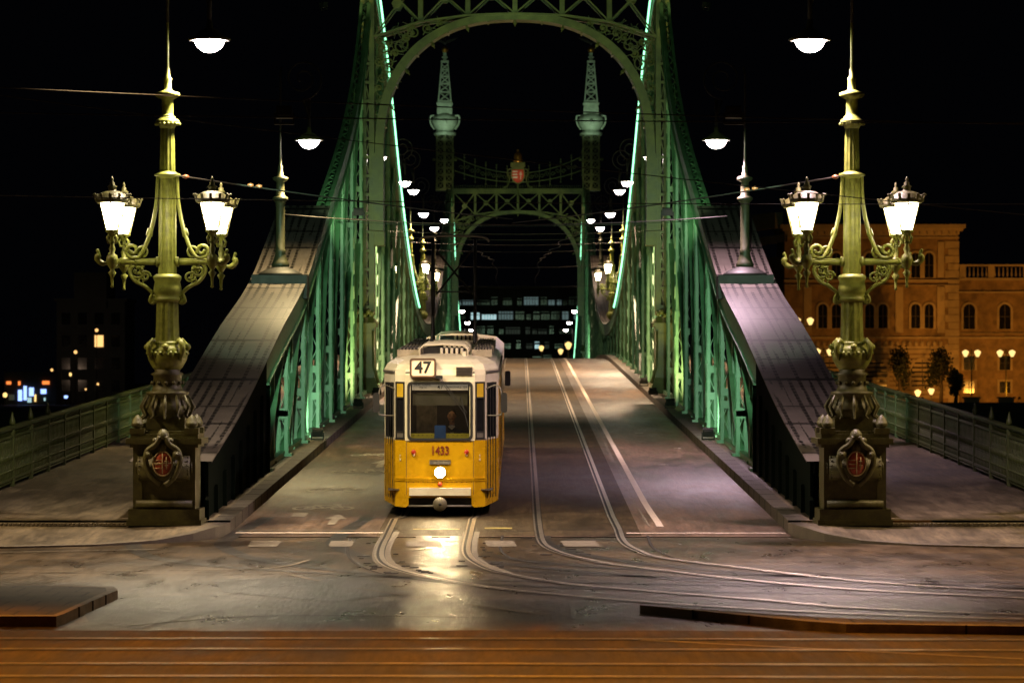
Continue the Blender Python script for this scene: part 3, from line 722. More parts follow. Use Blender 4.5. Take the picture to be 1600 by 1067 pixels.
# towers on the far portal with ball and bird
for sg in (-1, 1):
    tw = empty('tower', parent=bridge); tw.location = (sg*6.05, P2-MID, 0)
    mb = MB()     # lattice shaft 18.1 - 22.8
    for a in (-.72, .58):
        for b_ in (-.72, .58): mb.box(a, a+.14, b_, b_+.14, 18.1, 22.6)
    mb.box(-.12, .12, -.74, -.66, 18.1, 22.6)
    for fy in (-.70, .70):
        z = 18.2
        while z < 22.3:
            for xa, xb in ((-.6, -.1), (.1, .6)):
                mb.bar((xa, fy, z), (xb, fy, z+.55), .04, .08, up=(0,1,0)); mb.bar((xb, fy, z), (xa, fy, z+.55), .04, .08, up=(0,1,0))
            mb.box(-.72, .72, fy-.02, fy+.02, z-.04, z+.04); z += .58
    for fx in (-.70, .70):
        z = 18.2
        while z < 22.3: mb.bar((fx, -.6, z), (fx, .6, z+.58), .04, .08, up=(1,0,0)); z += .58
    for s2 in (-1, 1):
        for zz in (20.6,): mb.sphere((s2*.9, -.75, zz), .14, 8); mb.bar((s2*.7, -.7, zz), (s2*.95, -.75, zz), .07)
    bld(mb, 'shaft', 'olive_green', tw)
    mb = MB()
    mb.lathe([(.85, 22.6), (.95, 22.7), (.95, 22.85), (.7, 22.95), (.8, 23.2), (1.0, 23.5), (1.08, 23.85), (1.0, 24.1), (.85, 24.3), (.7, 24.4)], n=16)
    mb.box(-.62, .62, -.62, .62, 24.35, 24.75); mb.frustum(0, 0, 24.75, 25.25, .62, .62, .56, .56); mb.box(-.66, .66, -.66, .66, 25.15, 25.3)
    mb.sphere((0, -.98, 23.75), .22, 8)
    for s2 in (-1, 1): mb.tube(smooth_pts([(s2*.8, -.2, 24.25), (s2*1.18, -.2, 24.2), (s2*1.15, -.2, 23.6), (s2*.85, -.2, 23.1)], 5), .08, 6)
    bld(mb, 'capital', 'spire_paint', tw)
    mb = MB(); h0, h1, w0, w1 = 25.4, 28.7, .52, .24
    for a in (-1, 1):
        for b_ in (-1, 1): mb.bar((a*w0, b_*w0, h0), (a*w1, b_*w1, h1), .1)
    zs = [25.4, 26.2, 26.9, 27.5, 28.05, 28.5]
    for fy in (-1, 1):
        for za, zb_ in zip(zs, zs[1:]):
            wa = w0+(w1-w0)*(za-h0)/(h1-h0); wb = w0+(w1-w0)*(zb_-h0)/(h1-h0)
            mb.bar((-wa, fy*wa, za), (wb, fy*wb, zb_), .05, .07, up=(0,1,0)); mb.bar((wa, fy*wa, za), (-wb, fy*wb, zb_), .05, .07, up=(0,1,0))
            mb.bar((-wa, fy*wa, za), (wa, fy*wa, za), .08); mb.bar((fy*wa, -wa, za), (fy*wa, wa, za), .08)
            mb.bar((fy*wa, -wa, za), (fy*wb, wb, zb_), .05)
    mb.box(-.32, .32, -.32, .32, 28.65, 28.8); mb.box(-.52, .52, -.52, .52, 25.38, 25.5)
    mb.box(-.13, .13, -.13, .13, 28.8, 29.45); mb.box(-.24, .24, -.2, .2, 29.05, 29.12)
    bld(mb, 'spire', 'spire_paint', tw)
    mb = MB(); mb.sphere((0, 0, 29.72), .27, 12); bld(mb, 'ball', 'gold', tw)
    mb = MB(); mb.sphere((0, 0, 30.3), .17, 10, (.8, 1.2, 1.2)); mb.sphere((0, -.2, 30.55), .1, 8)
    mb.bar((0, -.28, 30.53), (0, -.4, 30.48), .04)
    for s2 in (-1, 1):
        mb.prism([(s2*.05, 30.4), (s2*.35, 30.55), (s2*.7, 30.62), (s2*1.1, 30.72), (s2*.75, 30.48), (s2*.4, 30.32), (s2*.1, 30.2)], -.05, .05)
    bld(mb, 'bird_statue', 'dark_iron', tw)
    o = light('SPOT', (sg*6.05, P2-7-MID, 20.0), (sg*6.05, P2-MID, 26.3), 1000, (.72, 1.0, .70), .2, 50, .7, 'tower_fill'); o.location = (sg*6.05, P2-7, 20.0)  # spot without a fitting, added to brighten the spire

# ornamental cresting and coat of arms between the towers
mb = MB()
def cat(X, zc, k): return zc+k*(abs(X)/5.2)**2
for zc, k in ((19.5, 1.35), (18.75, .95)):
    mb.tube([(X/4, P2-.3, cat(X/4, zc, k)) for X in range(-21, 22)], .05, 5)
for k in range(-6, 7):
    X = k*.885
    if abs(k) < 1: continue
    z1_ = cat(X, 19.5, 1.35)
    mb.bar((X, P2-.3, cat(X, 18.75, .95)-.4), (X, P2-.3, z1_+.45), .05); mb.sphere((X, P2-.3, z1_+.52), .07, 6); mb.bar((X-.1, P2-.3, z1_+.3), (X+.1, P2-.3, z1_+.3), .04)
    mb.sphere((X, P2-.3, cat(X, 18.75, .95)-.42), .07, 6)
    if abs(k) < 6:
        for s2 in (-1, 1): mb.tube(spiral(X+s2*.25+.0, (z1_+cat(X, 18.75, .95))/2, .2, .04, 0, 1.3, P2-.3, 16, s2), .025, 4)
for k in range(70): mb.bar((-5.2+k*.15, P2-.4, 18.2), (-5.2+k*.15, P2-.4, 18.5), .025)
cr = bld(mb, 'cresting', 'olive_green', bridge)
ca = empty('coat_of_arms', parent=bridge); ca.location = (0, P2-.7-MID, 19.25)
mb = MB()
SH = [(-.45, .5), (.45, .5), (.48, 0), (.35, -.4), (0, -.62), (-.35, -.4), (-.48, 0)]
mb.prism([(a*1.25, b_*1.2) for a, b_ in SH], .02, .12)
for s2 in (-1, 1):
    mb.tube(smooth_pts([(s2*.6, 0, .6), (s2*.85, 0, .35), (s2*.7, 0, -.3), (s2*.9, 0, -.85), (s2*1.2, 0, -.95)], 5), .06, 6)
mb.tube(smooth_pts([(0, 0, -.6), (0, -.05, -1.3), (.05, 0, -2.2)], 5), .07, 6); mb.box(-.6, .6, -.05, .15, .78, 1.1); mb.frustum(0, .05, .55, .8, .4, .1, .62, .1)
bld(mb, 'frame', 'olive_green', ca)
mb = MB(); mb.prism(SH, -.03, .03); bld(mb, 'shield', 'red_paint', ca)
mb = MB()
for z in (.3, .06, -.18): mb.box(-.43, -.03, -.05, -.031, z, z+.1)
mb.box(.2, .25, -.05, -.031, -.3, .35); mb.box(.1, .35, -.052, -.033, .1, .15); mb.box(.14, .31, -.052, -.033, .22, .26)
bld(mb, 'shield_stripes', 'cloth_white', ca)
mb = MB(); mb.lathe([(.33, 1.12), (.36, 1.2), (.34, 1.35), (.36, 1.55), (.28, 1.85), (.1, 1.98), (.02, 2.0)], 0, 0, 0, 14, 0)
for k in range(8): mb.sphere((.36*math.cos(k*PI/4), .36*math.sin(k*PI/4), 1.28), .06, 6)
mb.sphere((0, 0, 2.1), .09, 8); bld(mb, 'crown', 'gold', ca)
light('SPOT', (0, P2-4, 17.5), (0, P2-.5, 20.0), 160, (1, .7, .35), .2, 36, .7, 'crest_light')

# ------------------------------------------------------------------ floodlights on the truss (high portal fittings seen; kerb ones inferred, hung ones added)
def floodlight(loc, target, energy, color, label, spot=80, glow='flood_glow', grp='floodlights fixed to the trusses', blend=.9):
    f = empty('floodlight', loc, 0, label, 'floodlight', grp)
    q = (Vector(target)-Vector(loc)).to_track_quat('-Y', 'Z'); f.rotation_euler = q.to_euler()
    mb = MB(); mb.box(-.14, .14, 0, .16, -.1, .1); mb.box(-.11, .11, .16, .2, -.07, .07); mb.bar((-.16, .08, 0), (-.16, .08, -.2), .03); mb.bar((.16, .08, 0), (.16, .08, -.2), .03); mb.bar((-.17, .08, -.2), (.17, .08, -.2), .03)
    mb.build('housing', 'dark_iron', f)
    mb = MB(); mb.box(-.11, .11, -.012, -.002, -.075, .075); mb.build('lens', glow, f)
    l_ = light('SPOT', (0, -.08, 0), None, energy, color, .12, spot, blend, 'lamp', f)
    l_.rotation_euler = (R(-90), 0, 0)
    return f
GRN = (.55, 1.0, .62); YG = (1.0, .92, .36)
for sg, nm in ((-1, 'left'), (1, 'right')):
    floodlight((sg*3.9, 60.0, 7.4), (sg*5.6, 91, 4.0), 19000, (.60, 1.0, .68), f'added small dark floodlight hung over the {nm} lane aimed at the truss', 21, blend=.5)  # added where no fitting is known, sending green light under the chord
    floodlight((sg*4.2, 94.0, 7.3), (sg*5.7, 129, 13.5), 6500, (.6, 1.0, .5), f'added dark floodlight hung from the cross wire before the first portal, {nm} side', 28, blend=.6)  # added likewise, lighting the portal and upper posts
    floodlight((sg*5.2, 92.0, dz(92)+KH+.25), (sg*6.1, 112, 9.0), 800, GRN, f'small floodlight on the {nm} kerb before the middle posts', 75)
    floodlight((sg*5.15, 114.0, dz(114)+KH+.25), (sg*5.7, 126, 9.5), 1500, YG, f'small floodlight on the {nm} kerb close to the first portal', 70)
    floodlight((sg*5.05, 126.3, dz(126)+KH+.25), (sg*5.6, 130.5, 8), 420, (1, .85, .3), f'small warm floodlight at the {nm} pedestal of the first portal', 60, 'flood_warm')
    floodlight((sg*5.1, 137.0, dz(137)+KH+.25), (sg*6.0, 156, 9), 900, YG, f'small floodlight on the {nm} kerb just beyond the first portal', 75)
    floodlight((sg*7.05, 128.5, 16.6), (sg*3.0, 132.0, 17.0), 90, (1, .85, .35), f'bright floodlight high on the {nm} side of the first portal', 110, 'flood_warm')
    floodlight((sg*5.2, 262.0, dz(262)+KH+.3), (sg*6.0, 284, 10), 2600, (.6, 1, .6), f'floodlight at the foot of the far portal, {nm} side', 60)
    floodlight((sg*6.3, 281.5, 16.9), (sg*2.5, 286.2, 17.0), 130, YG, f'small bright floodlight beside the far portal girder, {nm} side', 120)
light('SPOT', (0, 123, 13.0), (0, 130, 17.6), 170, (.85, .9, .3), .2, 90, .9, 'girder_fill')  # added midair spots with no fitting, brightening the portal girders
light('SPOT', (0, 276, 12.0), (0, 286, 18), 260, (.85, .9, .4), .2, 90, .9, 'girder_fill')

# ------------------------------------------------------------------ pendant luminaire and masts
def pendant(parent, x, z, tint, energy, curl=True, sg=1, mastx=0, small=False, lit=True):
    """bowl lamp hanging at local (x, 0, z) from a scroll bracket on a mast at local x = mastx"""
    mb = MB(); mb.lathe([(.05, .34), (.07, .2), (.16, .16), (.24, .08), (.38, .015), (.385, -.01), (.26, -.005)], x, 0, z, 18)
    mb.build('lamp_shade', 'dark_iron' if small else 'lamp_paint_unlit', parent)
    mb = MB(); mb.lathe([(.275, -.008), (.265, -.05), (.23, -.12), (.17, -.18), (.09, -.22), (.02, -.23)], x, 0, z, 18); mb.build('bulb_bowl', 'pendant_glow', parent)
    mb = MB(); mb.lathe([(.28, -.012), (.365, -.020), (.37, -.014), (.28, -.006)], x, 0, z, 18); mb.build('reflector_rim', 'cloth_white', parent)
    if curl:
        cx_ = (x+mastx)/2+(x-mastx)*.28; s2 = 1 if x > mastx else -1
        mb = MB(); mb.tube(spiral(cx_, z+1.6, .55, .1, PI if s2 > 0 else PI, 1.75, 0, 40, -s2 if s2 < 0 else 1)[::-1] if False else spiral(cx_, z+1.6, .55, .1, -PI/2, 1.9*s2, 0, 44), .022, 6)
        mb.tube([(x, 0, z+.3), (x, 0, z+1.05)], .045, 8); mb.tube([(mastx, 0, z+.3), (mastx, 0, z+1.7), (cx_-s2*.55, 0, z+1.9)], .03, 6)
        mb.tube([(x, 0, z+.6), (cx_, 0, z+1.05)], .03, 6)
        mb.build('bracket', 'dark_iron', parent)
    if lit:
        light('SPOT', (x, 0, z-.26), (x, 0, z-3), energy*1.8, tint, .16, 143, .3, 'lamp', parent)
# --- candelabra
COLP = lambda full: None
def candelabra(loc, label, lit_energy, tint, inward, full=True, small=False, group=None):
    c = empty('lamp_post', loc, 0, label, 'street lamp', group)
    n_ = 24 if full else 12
    if full:
        mb = MB(); mb.box(-.63, .63, -.63, .63, -.02, .27); mb.box(-.66, .66, -.66, .66, -.02, .08)
        mb.box(-.54, .54, -.54, .54, .27, 1.36)
        for s2 in (-1, 1):
            mb.box(s2*.47-.08, s2*.47+.08, -.58, -.54, .27, 1.36)
        mb.tube([(-.5, -.56, .36), (.5, -.56, .36)], .075, 10)           # lower roll
        mb.tube([(-.46, -.50, 1.0), (.46, -.50, 1.0)], .235, 16)          # big scroll drum
        for s2 in (-1, 1):
            for k in range(9): mb.sphere((s2*.43, -.50-.235*math.cos(k*.35-1.2), 1.0+.235*math.sin(k*.35-1.2)), .016, 5)
            mb.tube([(s2*.465, -.50, 1.0), (s2*.50, -.50, 1.0)], .13, 10)
        mb.box(-.6, .6, -.6, .6, 1.36, 1.42); mb.box(-.67, .67, -.67, .67, 1.42, 1.52); mb.box(-.60, .60, -.60, .60, 1.52, 1.60); mb.box(-.53, .53, -.53, .53, 1.60, 1.65)
        for a in (-1, 1):
            for b_ in (-1, 1):
                mb.box(a*.48-.13, a*.48+.13, b_*.48-.13, b_*.48+.13, 1.60, 1.70)
        mb.build('pedestal', 'lamp_paint_unlit', c)
        for a in (-1, 1):
            for b_ in (-1, 1):
                mb = MB(); mb.lathe([(.05, 0), (.10, .03), (.11, .09), (.10, .1), (.085, .16), (.03, .22), (.01, .24)], a*.48, b_*.48, 1.70, 12); mb.build('acorn', 'lamp_paint_unlit', c)
        # cartouche with shield
        mb = MB()
        for s2 in (-1, 1):
            mb.tube(smooth_pts([(s2*.05, -.80, 1.55), (s2*.12, -.82, 1.42), (s2*.27, -.80, 1.3), (s2*.30, -.80, 1.1), (s2*.2, -.80, .85), (s2*.04, -.78, .7)], 5), .05, 8)
            mb.sphere((s2*.25, -.79, 1.24), .085, 10); mb.sphere((s2*.25, -.86, 1.24), .035, 8)
            mb.sphere((s2*.13, -.78, 1.48), .06, 8)
        mb.lathe([(.10, 0), (.12, .04), (.1, .12), (.05, .18), (.01, .19)], 0, -.74, 1.5, 12)
        mb.sphere((0, -.78, 1.36), .09, 8, (1, .6, 1.3))
        mb.build('cartouche', 'lamp_paint_unlit', c)
        mb = MB(); mb.sphere((0, -.80, 1.08), .19, 16, (.82, .3, 1.12)); em = mb.build('emblem', 'emblem_red', c)
        mb = MB(); mb.tube([(.165*math.cos(k*PI/12), -.825, 1.08+.215*math.sin(k*PI/12)) for k in range(25)], .014, 6, False)
        mb.tube([(0, -.866, .9), (0, -.872, 1.08), (0, -.858, 1.27)], .01, 5)
        if inward > 0: mb.tube([(-.15, -.852, 1.09), (0, -.87, 1.09), (.15, -.852, 1.09)], .01, 5)
        for k in range(3): mb.tube([(-.14, -.842, 1.0+.07*k), (-.02, -.862, 1.0+.07*k)], .009, 5)
        mb.tube([(.07, -.86, .98), (.07, -.86, 1.2)], .011, 5); mb.tube([(.03, -.862, 1.12), (.11, -.855, 1.12)], .010, 5); mb.tube([(.04, -.862, 1.05), (.10, -.855, 1.05)], .010, 5)
        mb.build('emblem_edge', 'emblem_line', em)
        # foliate foot and urn
        mb = MB(); mb.box(-.34, .34, -.34, .34, 1.65, 1.88)
        mb.lathe([(.34, 1.86), (.36, 1.92), (.42, 2.0), (.36, 2.12), (.31, 2.25), (.38, 2.3), (.38, 2.34), (.28, 2.36), (.25, 2.45), (.25, 2.62), (.30, 2.66), (.22, 2.7), (.24, 2.74)], n=24)
        for k in range(12):
            an = k*PI/6
            mb.tube([(.37*math.cos(an), .37*math.sin(an), 2.28), (.47*math.cos(an), .47*math.sin(an), 2.08), (.40*math.cos(an), .40*math.sin(an), 1.92), (.50*math.cos(an), .50*math.sin(an), 1.86)], [.02, .035, .03, .02], 6)
            mb.sphere((.27*math.cos(an), .27*math.sin(an), 2.5), .035, 6)
        mb.build('foot', 'lamp_paint_unlit', c)
    mb = MB()
    mb.lathe([(.20, 2.70), (.27, 2.78), (.34, 2.90), (.365, 3.02), (.33, 3.06), (.34, 3.09), (.27, 3.14), (.25, 3.19), (.255, 3.22), (.22, 3.24)], n=n_)
    if full:
        for k in range(24):
            an = k*PI/12; mb.sphere((.352*math.cos(an), .352*math.sin(an), 3.03), .035, 6)
        for k in range(4):
            an = k*PI/2+PI/4
            mb.tube([(.24*math.cos(an), .24*math.sin(an), 3.2), (.34*math.cos(an), .34*math.sin(an), 3.26), (.42*math.cos(an), .42*math.sin(an), 3.18), (.42*math.cos(an), .42*math.sin(an), 3.05), (.36*math.cos(an), .36*math.sin(an), 2.9)], [.03, .05, .055, .05, .02], 6)
            mb.sphere((.36*math.cos(an-PI/4), .36*math.sin(an-PI/4), 3.14), .06, 8)
    mb.build('urn', 'lamp_paint', c)
    mb = MB()
    mb.lathe([(.215, 3.24), (.20, 3.6), (.195, 3.95)], n=n_, flute=.10)
    mb.lathe([(.2, 3.94), (.23, 3.97), (.23, 4.01), (.205, 4.03), (.24, 4.1), (.25, 4.13), (.245, 4.2), (.225, 4.3), (.25, 4.36), (.25, 4.40), (.19, 4.44)], n=n_)
    mb.lathe([(.165, 4.43), (.16, 4.9), (.155, 5.8), (.150, 6.15)], n=n_, flute=.10)
    mb.lathe([(.155, 6.14), (.17, 6.17), (.235, 6.19), (.235, 6.22), (.17, 6.25), (.14, 6.27)], n=n_)
    mb.lathe([(.14, 6.26), (.125, 7.05)], n=n_, flute=.1)
    mb.lathe([(.125, 7.03), (.15, 7.08), (.21, 7.12), (.215, 7.16), (.20, 7.19), (.15, 7.22), (.14, 7.25), (.115, 7.27), (.105, 7.3), (.105, 7.55), (.2, 7.6), (.225, 7.63), (.225, 7.67), (.12, 7.70), (.075, 7.74), (.07, 7.9), (.085, 7.93), (.05, 7.96), (.045, 8.08), (.03, 8.12), (.026, 8.9), (.026, 10.3)], n=n_)
    if full:
        for k in range(18):
            an = k*PI/9; mb.sphere((.215*math.cos(an), .215*math.sin(an), 7.115), .026, 5)
    mb.build('column', 'lamp_paint', c)
    for sg in (-1, 1):
        mb = MB()
        mb.tube([(sg*.14, 0, 4.66), (sg*.88, 0, 4.66)], [.065, .055], 10); mb.tube([(sg*.13, 0, 4.66), (sg*.2, 0, 4.66)], .09, 10); mb.tube([(sg*.55, 0, 4.66), (sg*.58, 0, 4.66)], .075, 8)
        mb.tube([(sg*.88, -.9, 4.66), (sg*.88, .9, 4.66)], .05, 8)
        for yy in ((-.06, .06) if full else (0,)):
            P = smooth_pts([(sg*.17, yy, 6.2), (sg*.19, yy, 5.75), (sg*.27, yy, 5.3), (sg*.38, yy, 4.97), (sg*.5, yy, 4.76), (sg*.6, yy, 4.73)], 5)
            mb.tube(P+spiral(sg*.62, 4.86, .13, .03, -PI/2, 1.3*sg, yy, 20), .03 if full else .04, 6)
        mb.tube([(sg*.30, 0, 5.25), (sg*.33, 0, 5.12)], [.05, .06], 8)
        if full: mb.tube(spiral(sg*.46, 4.85, .11, .03, -PI/2, -1.3*sg, 0, 20), .025, 6)
        # lower S scroll
        P = smooth_pts([(sg*.2, 0, 3.93), (sg*.3, 0, 4.0), (sg*.27, 0, 4.1), (sg*.4, 0, 4.22), (sg*.58, 0, 4.32), (sg*.68, 0, 4.5), (sg*.64, 0, 4.62)], 5)
        mb.tube(P, .034, 6); mb.tube(spiral(sg*.27, 3.98, .085, .02, PI/2, 1.2*sg, 0, 16), .03, 6)
        mb.tube(spiral(sg*.55, 4.5, .14, .03, 0, 1.6*sg, 0, 26), .024, 6)
        if full:
            mb.tube(spiral(sg*.40, 4.40, .10, .03, 0, -1.4*sg, 0, 20), .02, 6); mb.tube(spiral(sg*.48, 4.62, .09, .02, PI, -1.2*sg, 0, 18), .018, 6)
            mb.tube(smooth_pts([(sg*.45, 0, 4.25), (sg*.42, 0, 4.4), (sg*.5, 0, 4.55)], 4), .018, 6); mb.tube(smooth_pts([(sg*.52, 0, 4.3), (sg*.47, 0, 4.45), (sg*.46, 0, 4.6)], 4), .018, 6)
            for q in range(7): 
                an = q*.9; mb.sphere((sg*(.5+.06*math.cos(an)), -.03, 4.5+.06*math.sin(an)), .025, 5)
        mb.build('arm', 'lamp_paint', c)
        for yy in (-.9, .9):
            ln = empty('lantern', parent=c); ln.location = (sg*.88, yy, 0)
            mb = MB()
            mb.lathe([(.01, 4.17), (.03, 4.19), (.02, 4.23), (.03, 4.36), (.075, 4.44), (.03, 4.48), (.05, 4.52), (.09, 4.58), (.11, 4.66), (.09, 4.74), (.04, 4.78), (.06, 4.86), (.035, 4.92), (.05, 5.0), (.035, 5.06), (.07, 5.12), (.12, 5.16), (.12, 5.19)], n=12)
            if full:
                for k in range(4):
                    an = k*PI/2+PI/4; mb.tube([(.06*math.cos(an), .06*math.sin(an), 5.13), (.12*math.cos(an), .12*math.sin(an), 5.05), (.09*math.cos(an), .09*math.sin(an), 4.96), (.04*math.cos(an), .04*math.sin(an), 4.98)], .018, 5)
                ex = sg*.1
                mb.tube(smooth_pts([(sg*.05, 0, 4.62), (sg*.17, 0, 4.60), (sg*.26, 0, 4.68), (sg*.24, 0, 4.77), (sg*.27, 0, 4.86)], 4), [.035]*4+[.05]*4+[.055]*4+[.03]*4+[.008], 6)
            mb.build('stem', 'lamp_paint', ln)
            mb = MB(); mb.lathe([(.108, 5.19), (.232, 5.67)], n=6 if full else 6, smooth=False); mb.build('glass', 'lantern_glow', ln)
            mb = MB()
            for k in range(6):
                an = 2*PI*(k+.5)/6
                mb.bar((.112*math.cos(an), .112*math.sin(an), 5.19), (.237*math.cos(an), .237*math.sin(an), 5.67), .02)
            mb.lathe([(.25, 5.66), (.29, 5.68), (.30, 5.73), (.27, 5.75), (.24, 5.81), (.16, 5.86), (.07, 5.88), (.065, 5.93), (.09, 5.95), (.04, 5.99), (.05, 6.02), (.015, 6.05), (.03, 6.08), (.005, 6.13)], n=18)
            if full:
                for k in range(12):
                    an = k*PI/6; mb.bar((.29*math.cos(an), .29*math.sin(an), 5.70), (.325*math.cos(an), .325*math.sin(an), 5.82), .05, .015, up=(math.cos(an), math.sin(an), 0)); mb.sphere((.325*math.cos(an), .325*math.sin(an), 5.81), .022, 5)
            mb.build('cap', 'lamp_paint_unlit', ln)
    pendant(c, inward*.75, 8.62, tint, lit_energy, True, small=not full)
    return c
mat('insulator_brown', (.22, .07, .03), .3); mat('number_red', (.22, .03, .01), .5); mat('sign_frame', (.12, .06, .03), .5); mat('coupler_grey', (.13, .11, .07), .55); mat('marker_amber', (.65, .42, .03), .35)
mat('emblem_red', (.5, .09, .05), .4, 0, .5, 14, dirt=(.25, .05, .03)); mat('emblem_line', (.5, .38, .22), .5)
PKL = (1.0, .80, .56); MAUVE = (1.0, .70, .76); WW = (1, .68, .42)
GC = 'tall four lantern candelabra lamp posts'
candelabra((-6.1, 61.7, KH), 'ornate green four lantern lamp post with shield, left foreground beside the chord', 1900, PKL, 1, group=GC)
candelabra((6.12, 61.7, KH), 'ornate green four lantern lamp post with shield, right foreground before the lit palace', 2000, MAUVE, -1, group=GC)
for sg, nm in ((-1, 'left'), (1, 'right')):
    for d, wh in ((198, 'nearer'), (223, 'farther')):
        c = candelabra((sg*6.1, d, cz(d)-2.62), f'distant lantern lamp post rising from the {nm} truss at midspan, the {wh} one', 900, WW, -sg, False, group=GC)
# masts on the chord shoulders
def mast(loc, label, tint, energy, inward, full=True):
    c = empty('lamp_mast', loc, 0, label, 'street lamp', 'lamp masts standing on the chords')
    mb = MB(); mb.box(-.72, .72, -.5, .6, -.55, .06); mb.lathe([(.6, .06), (.56, .12), (.42, .2), (.25, .27), (.2, .3)], n=20); 
    mb.build('base', 'dark_iron', c)
    mb = MB(); mb.lathe([(.22, .28), (.24, .35), (.2, .42), (.17, .5), (.13, .65), (.16, .7), (.12, .75), (.12, 1.95), (.16, 2.0), (.21, 2.05), (.2, 2.1), (.12, 2.15), (.10, 2.5), (.2, 2.56), (.21, 2.62), (.09, 2.66), (.06, 2.85), (.07, 2.9), (.04, 2.95), (.032, 3.1), (.022, 3.4), (.022, 5.2)], n=20)
    mb.build('column', 'mast_paint_unlit', c)
    pendant(c, inward*.75, 3.6, tint, energy, True)
    return c
mast((-6.07, 90.3, cz(90.3)+.10), 'dark mast with hanging bowl lamp on the golden plated chord at left', (1, .76, .36), 1450, 1)
mast((6.07, 90.3, cz(90.3)+.10), 'dark mast with hanging bowl lamp on the mauve plated chord at right', (1, .66, .80), 1800, -1)
for sg, nm in ((-1, 'left'), (1, 'right')):
    mast((sg*6.07, 251, cz(251)+.05), f'small distant lamp mast on the rising chord before the far portal, {nm} side', WW, 500, -sg)
    mast((sg*6.07, 326, cz(326)+.05), f'tiny lamp mast beyond the far portal arch, {nm} side', WW, 300, -sg)
# bracket lamps on the trusses
for sg, nm in ((-1, 'left'), (1, 'right')):
    for d, z, wh in ((134, 11.3, 'hanging just inside the first portal'), (164, 12.0, 'upper of two beyond the portal'), (177, 12.3, 'lower of two beyond the portal')):
        c = empty('bracket_lamp', (sg*5.9, d, z), 0, f'bowl lamp bracketed from the {nm} truss, {wh}', 'street lamp', 'bowl lamps bracketed from the trusses')
        pendant(c, -sg*.62, 0, WW, 5000, True, small=True)
for sg, nm in ((-1, 'left'), (1, 'right')):
    for d, z in ((366, 9.4), (395, 9.0)):
        c = empty('street_lamp', (sg*6.2, d, -1), 0, f'tiny far bank street lamp, {nm} side of the far arch, {"upper" if d < 380 else "lower"} one', 'street lamp', 'street lamps on the far bank road')
        mb = MB(); mb.lathe([(.2, 0), (.12, .3), (.08, z), (.05, z+1.2)], n=10); mb.build('pole', 'dark_iron', c)
        pendant(c, -sg*.8, z, WW, 100, False, small=True, lit=False)
        mb = MB(); mb.tube([(0, 0, z+1.1), (-sg*.5, 0, z+1.1), (-sg*.8, 0, z+.3)], .04, 6); mb.build('bracket', 'dark_iron', c)

# ------------------------------------------------------------------ railings
for sg, nm in ((-1, 'left'), (1, 'right')):
    rl = empty('railing', (sg*10.4, 64, dz(64)+KH), 0, f'ornate green iron railing along the {nm} footway of the bridge', 'railing', 'footway railings')
    PL = 2.7
    for i in range(28):
        d0 = 64+i*PL; zb = dz(d0)-dz(64); y = d0-64; sl_ = dz(d0+PL)-dz(d0)
        mb = MB()
        def br(z, ww, hh): mb.bar((0, y, zb+z), (0, y+PL, zb+sl_+z), ww, hh, up=(0,0,1))
        br(1.24, .12, .05); br(1.20, .07, .05); br(1.04, .06, .045); br(.17, .07, .05); br(.09, .03, .03)
        nb = 12
        for k in range(nb):
            yy = y+(k+.5)*PL/nb; zz = zb+sl_*(k+.5)/nb; h = PL/nb
            poly = [(yy-.028, zz+.19), (yy-.075, zz+.32), (yy-.05, zz+.45), (yy-.085, zz+.62), (yy-.05, zz+.8), (yy-.07, zz+.92), (yy-.02, zz+1.02), (yy+.02, zz+1.02), (yy+.07, zz+.92), (yy+.05, zz+.8), (yy+.085, zz+.62), (yy+.05, zz+.45), (yy+.075, zz+.32), (yy+.028, zz+.19)]
            mb.prism(poly, -.012, .012, 'x')
            mb.sphere((-sg*.02, yy, zz+.62), .045, 6, (.6, 1, 1.8)); mb.sphere((-sg*.02, yy, zz+.34), .03, 5)
            mb.tube([(0, yy+h/2, zz+.17), (0, yy+h/2, zz+.5)], .012, 5); mb.sphere((0, yy+h/2, zz+.53), .03, 5)
            mb.tube([(0, yy+h*.5*math.cos(q*PI/5), zz+1.09+.07*math.sin(q*PI/5)) for q in range(6)], .012, 4, False)
            mb.sphere((0, yy, zz+.13), .03, 5)
        mb.build('panel', 'rail_green', rl)
        mb = MB(); mb.box(-.05, .05, y-.05, y+.05, zb-.02, zb+1.2)
        if d0 < 80: mb.lathe([(.03, 1.26), (.07, 1.3), (.06, 1.36), (.03, 1.46), (.01, 1.55)], 0, y, zb, 8)
        mb.build('post', 'rail_green', rl)

# ------------------------------------------------------------------ tram
TD = 65.9; TX = -1.33
tram = empty('tram', (TX, TD, dz(TD)+.012), 0, 'yellow and cream tram number 1433 on route 47 coming down the bridge', 'tram')
tram.rotation_euler = (math.atan(SL), 0, 0)
HALF = [(0.66, 0.0), (0.86, 0.17), (1.10, 1.05), (1.10, 13.0)]
LEN = 13.0
def outline(inx=0, iny=0, tail=0):
    r = []
    for x, y in HALF: r.append((x-inx*(x/1.1), y+iny if y < LEN-.5 else LEN-tail))
    return [(-x, y) for x, y in r[::-1]]+r
def shell(levels, name, m, cap_top=False, cap_bot=False):
    mb = MB(); vs = []; n_ = 8
    for z, ix, iy in levels: vs += [(x, y, z) for x, y in outline(ix, iy)]
    mb.add(vs, [(i*n_+k, i*n_+k+1, (i+1)*n_+k+1, (i+1)*n_+k) for i in range(len(levels)-1) for k in range(n_-1)]+
           [(i*n_+7, i*n_, (i+1)*n_, (i+1)*n_+7) for i in range(len(levels)-1)])
    if cap_top: mb.add([(x, y, levels[-1][0]) for x, y in outline(*levels[-1][1:])], [tuple(range(8))])
    if cap_bot: mb.add([(x, y, levels[0][0]) for x, y in outline(*levels[0][1:])], [tuple(range(8))])
    return mb
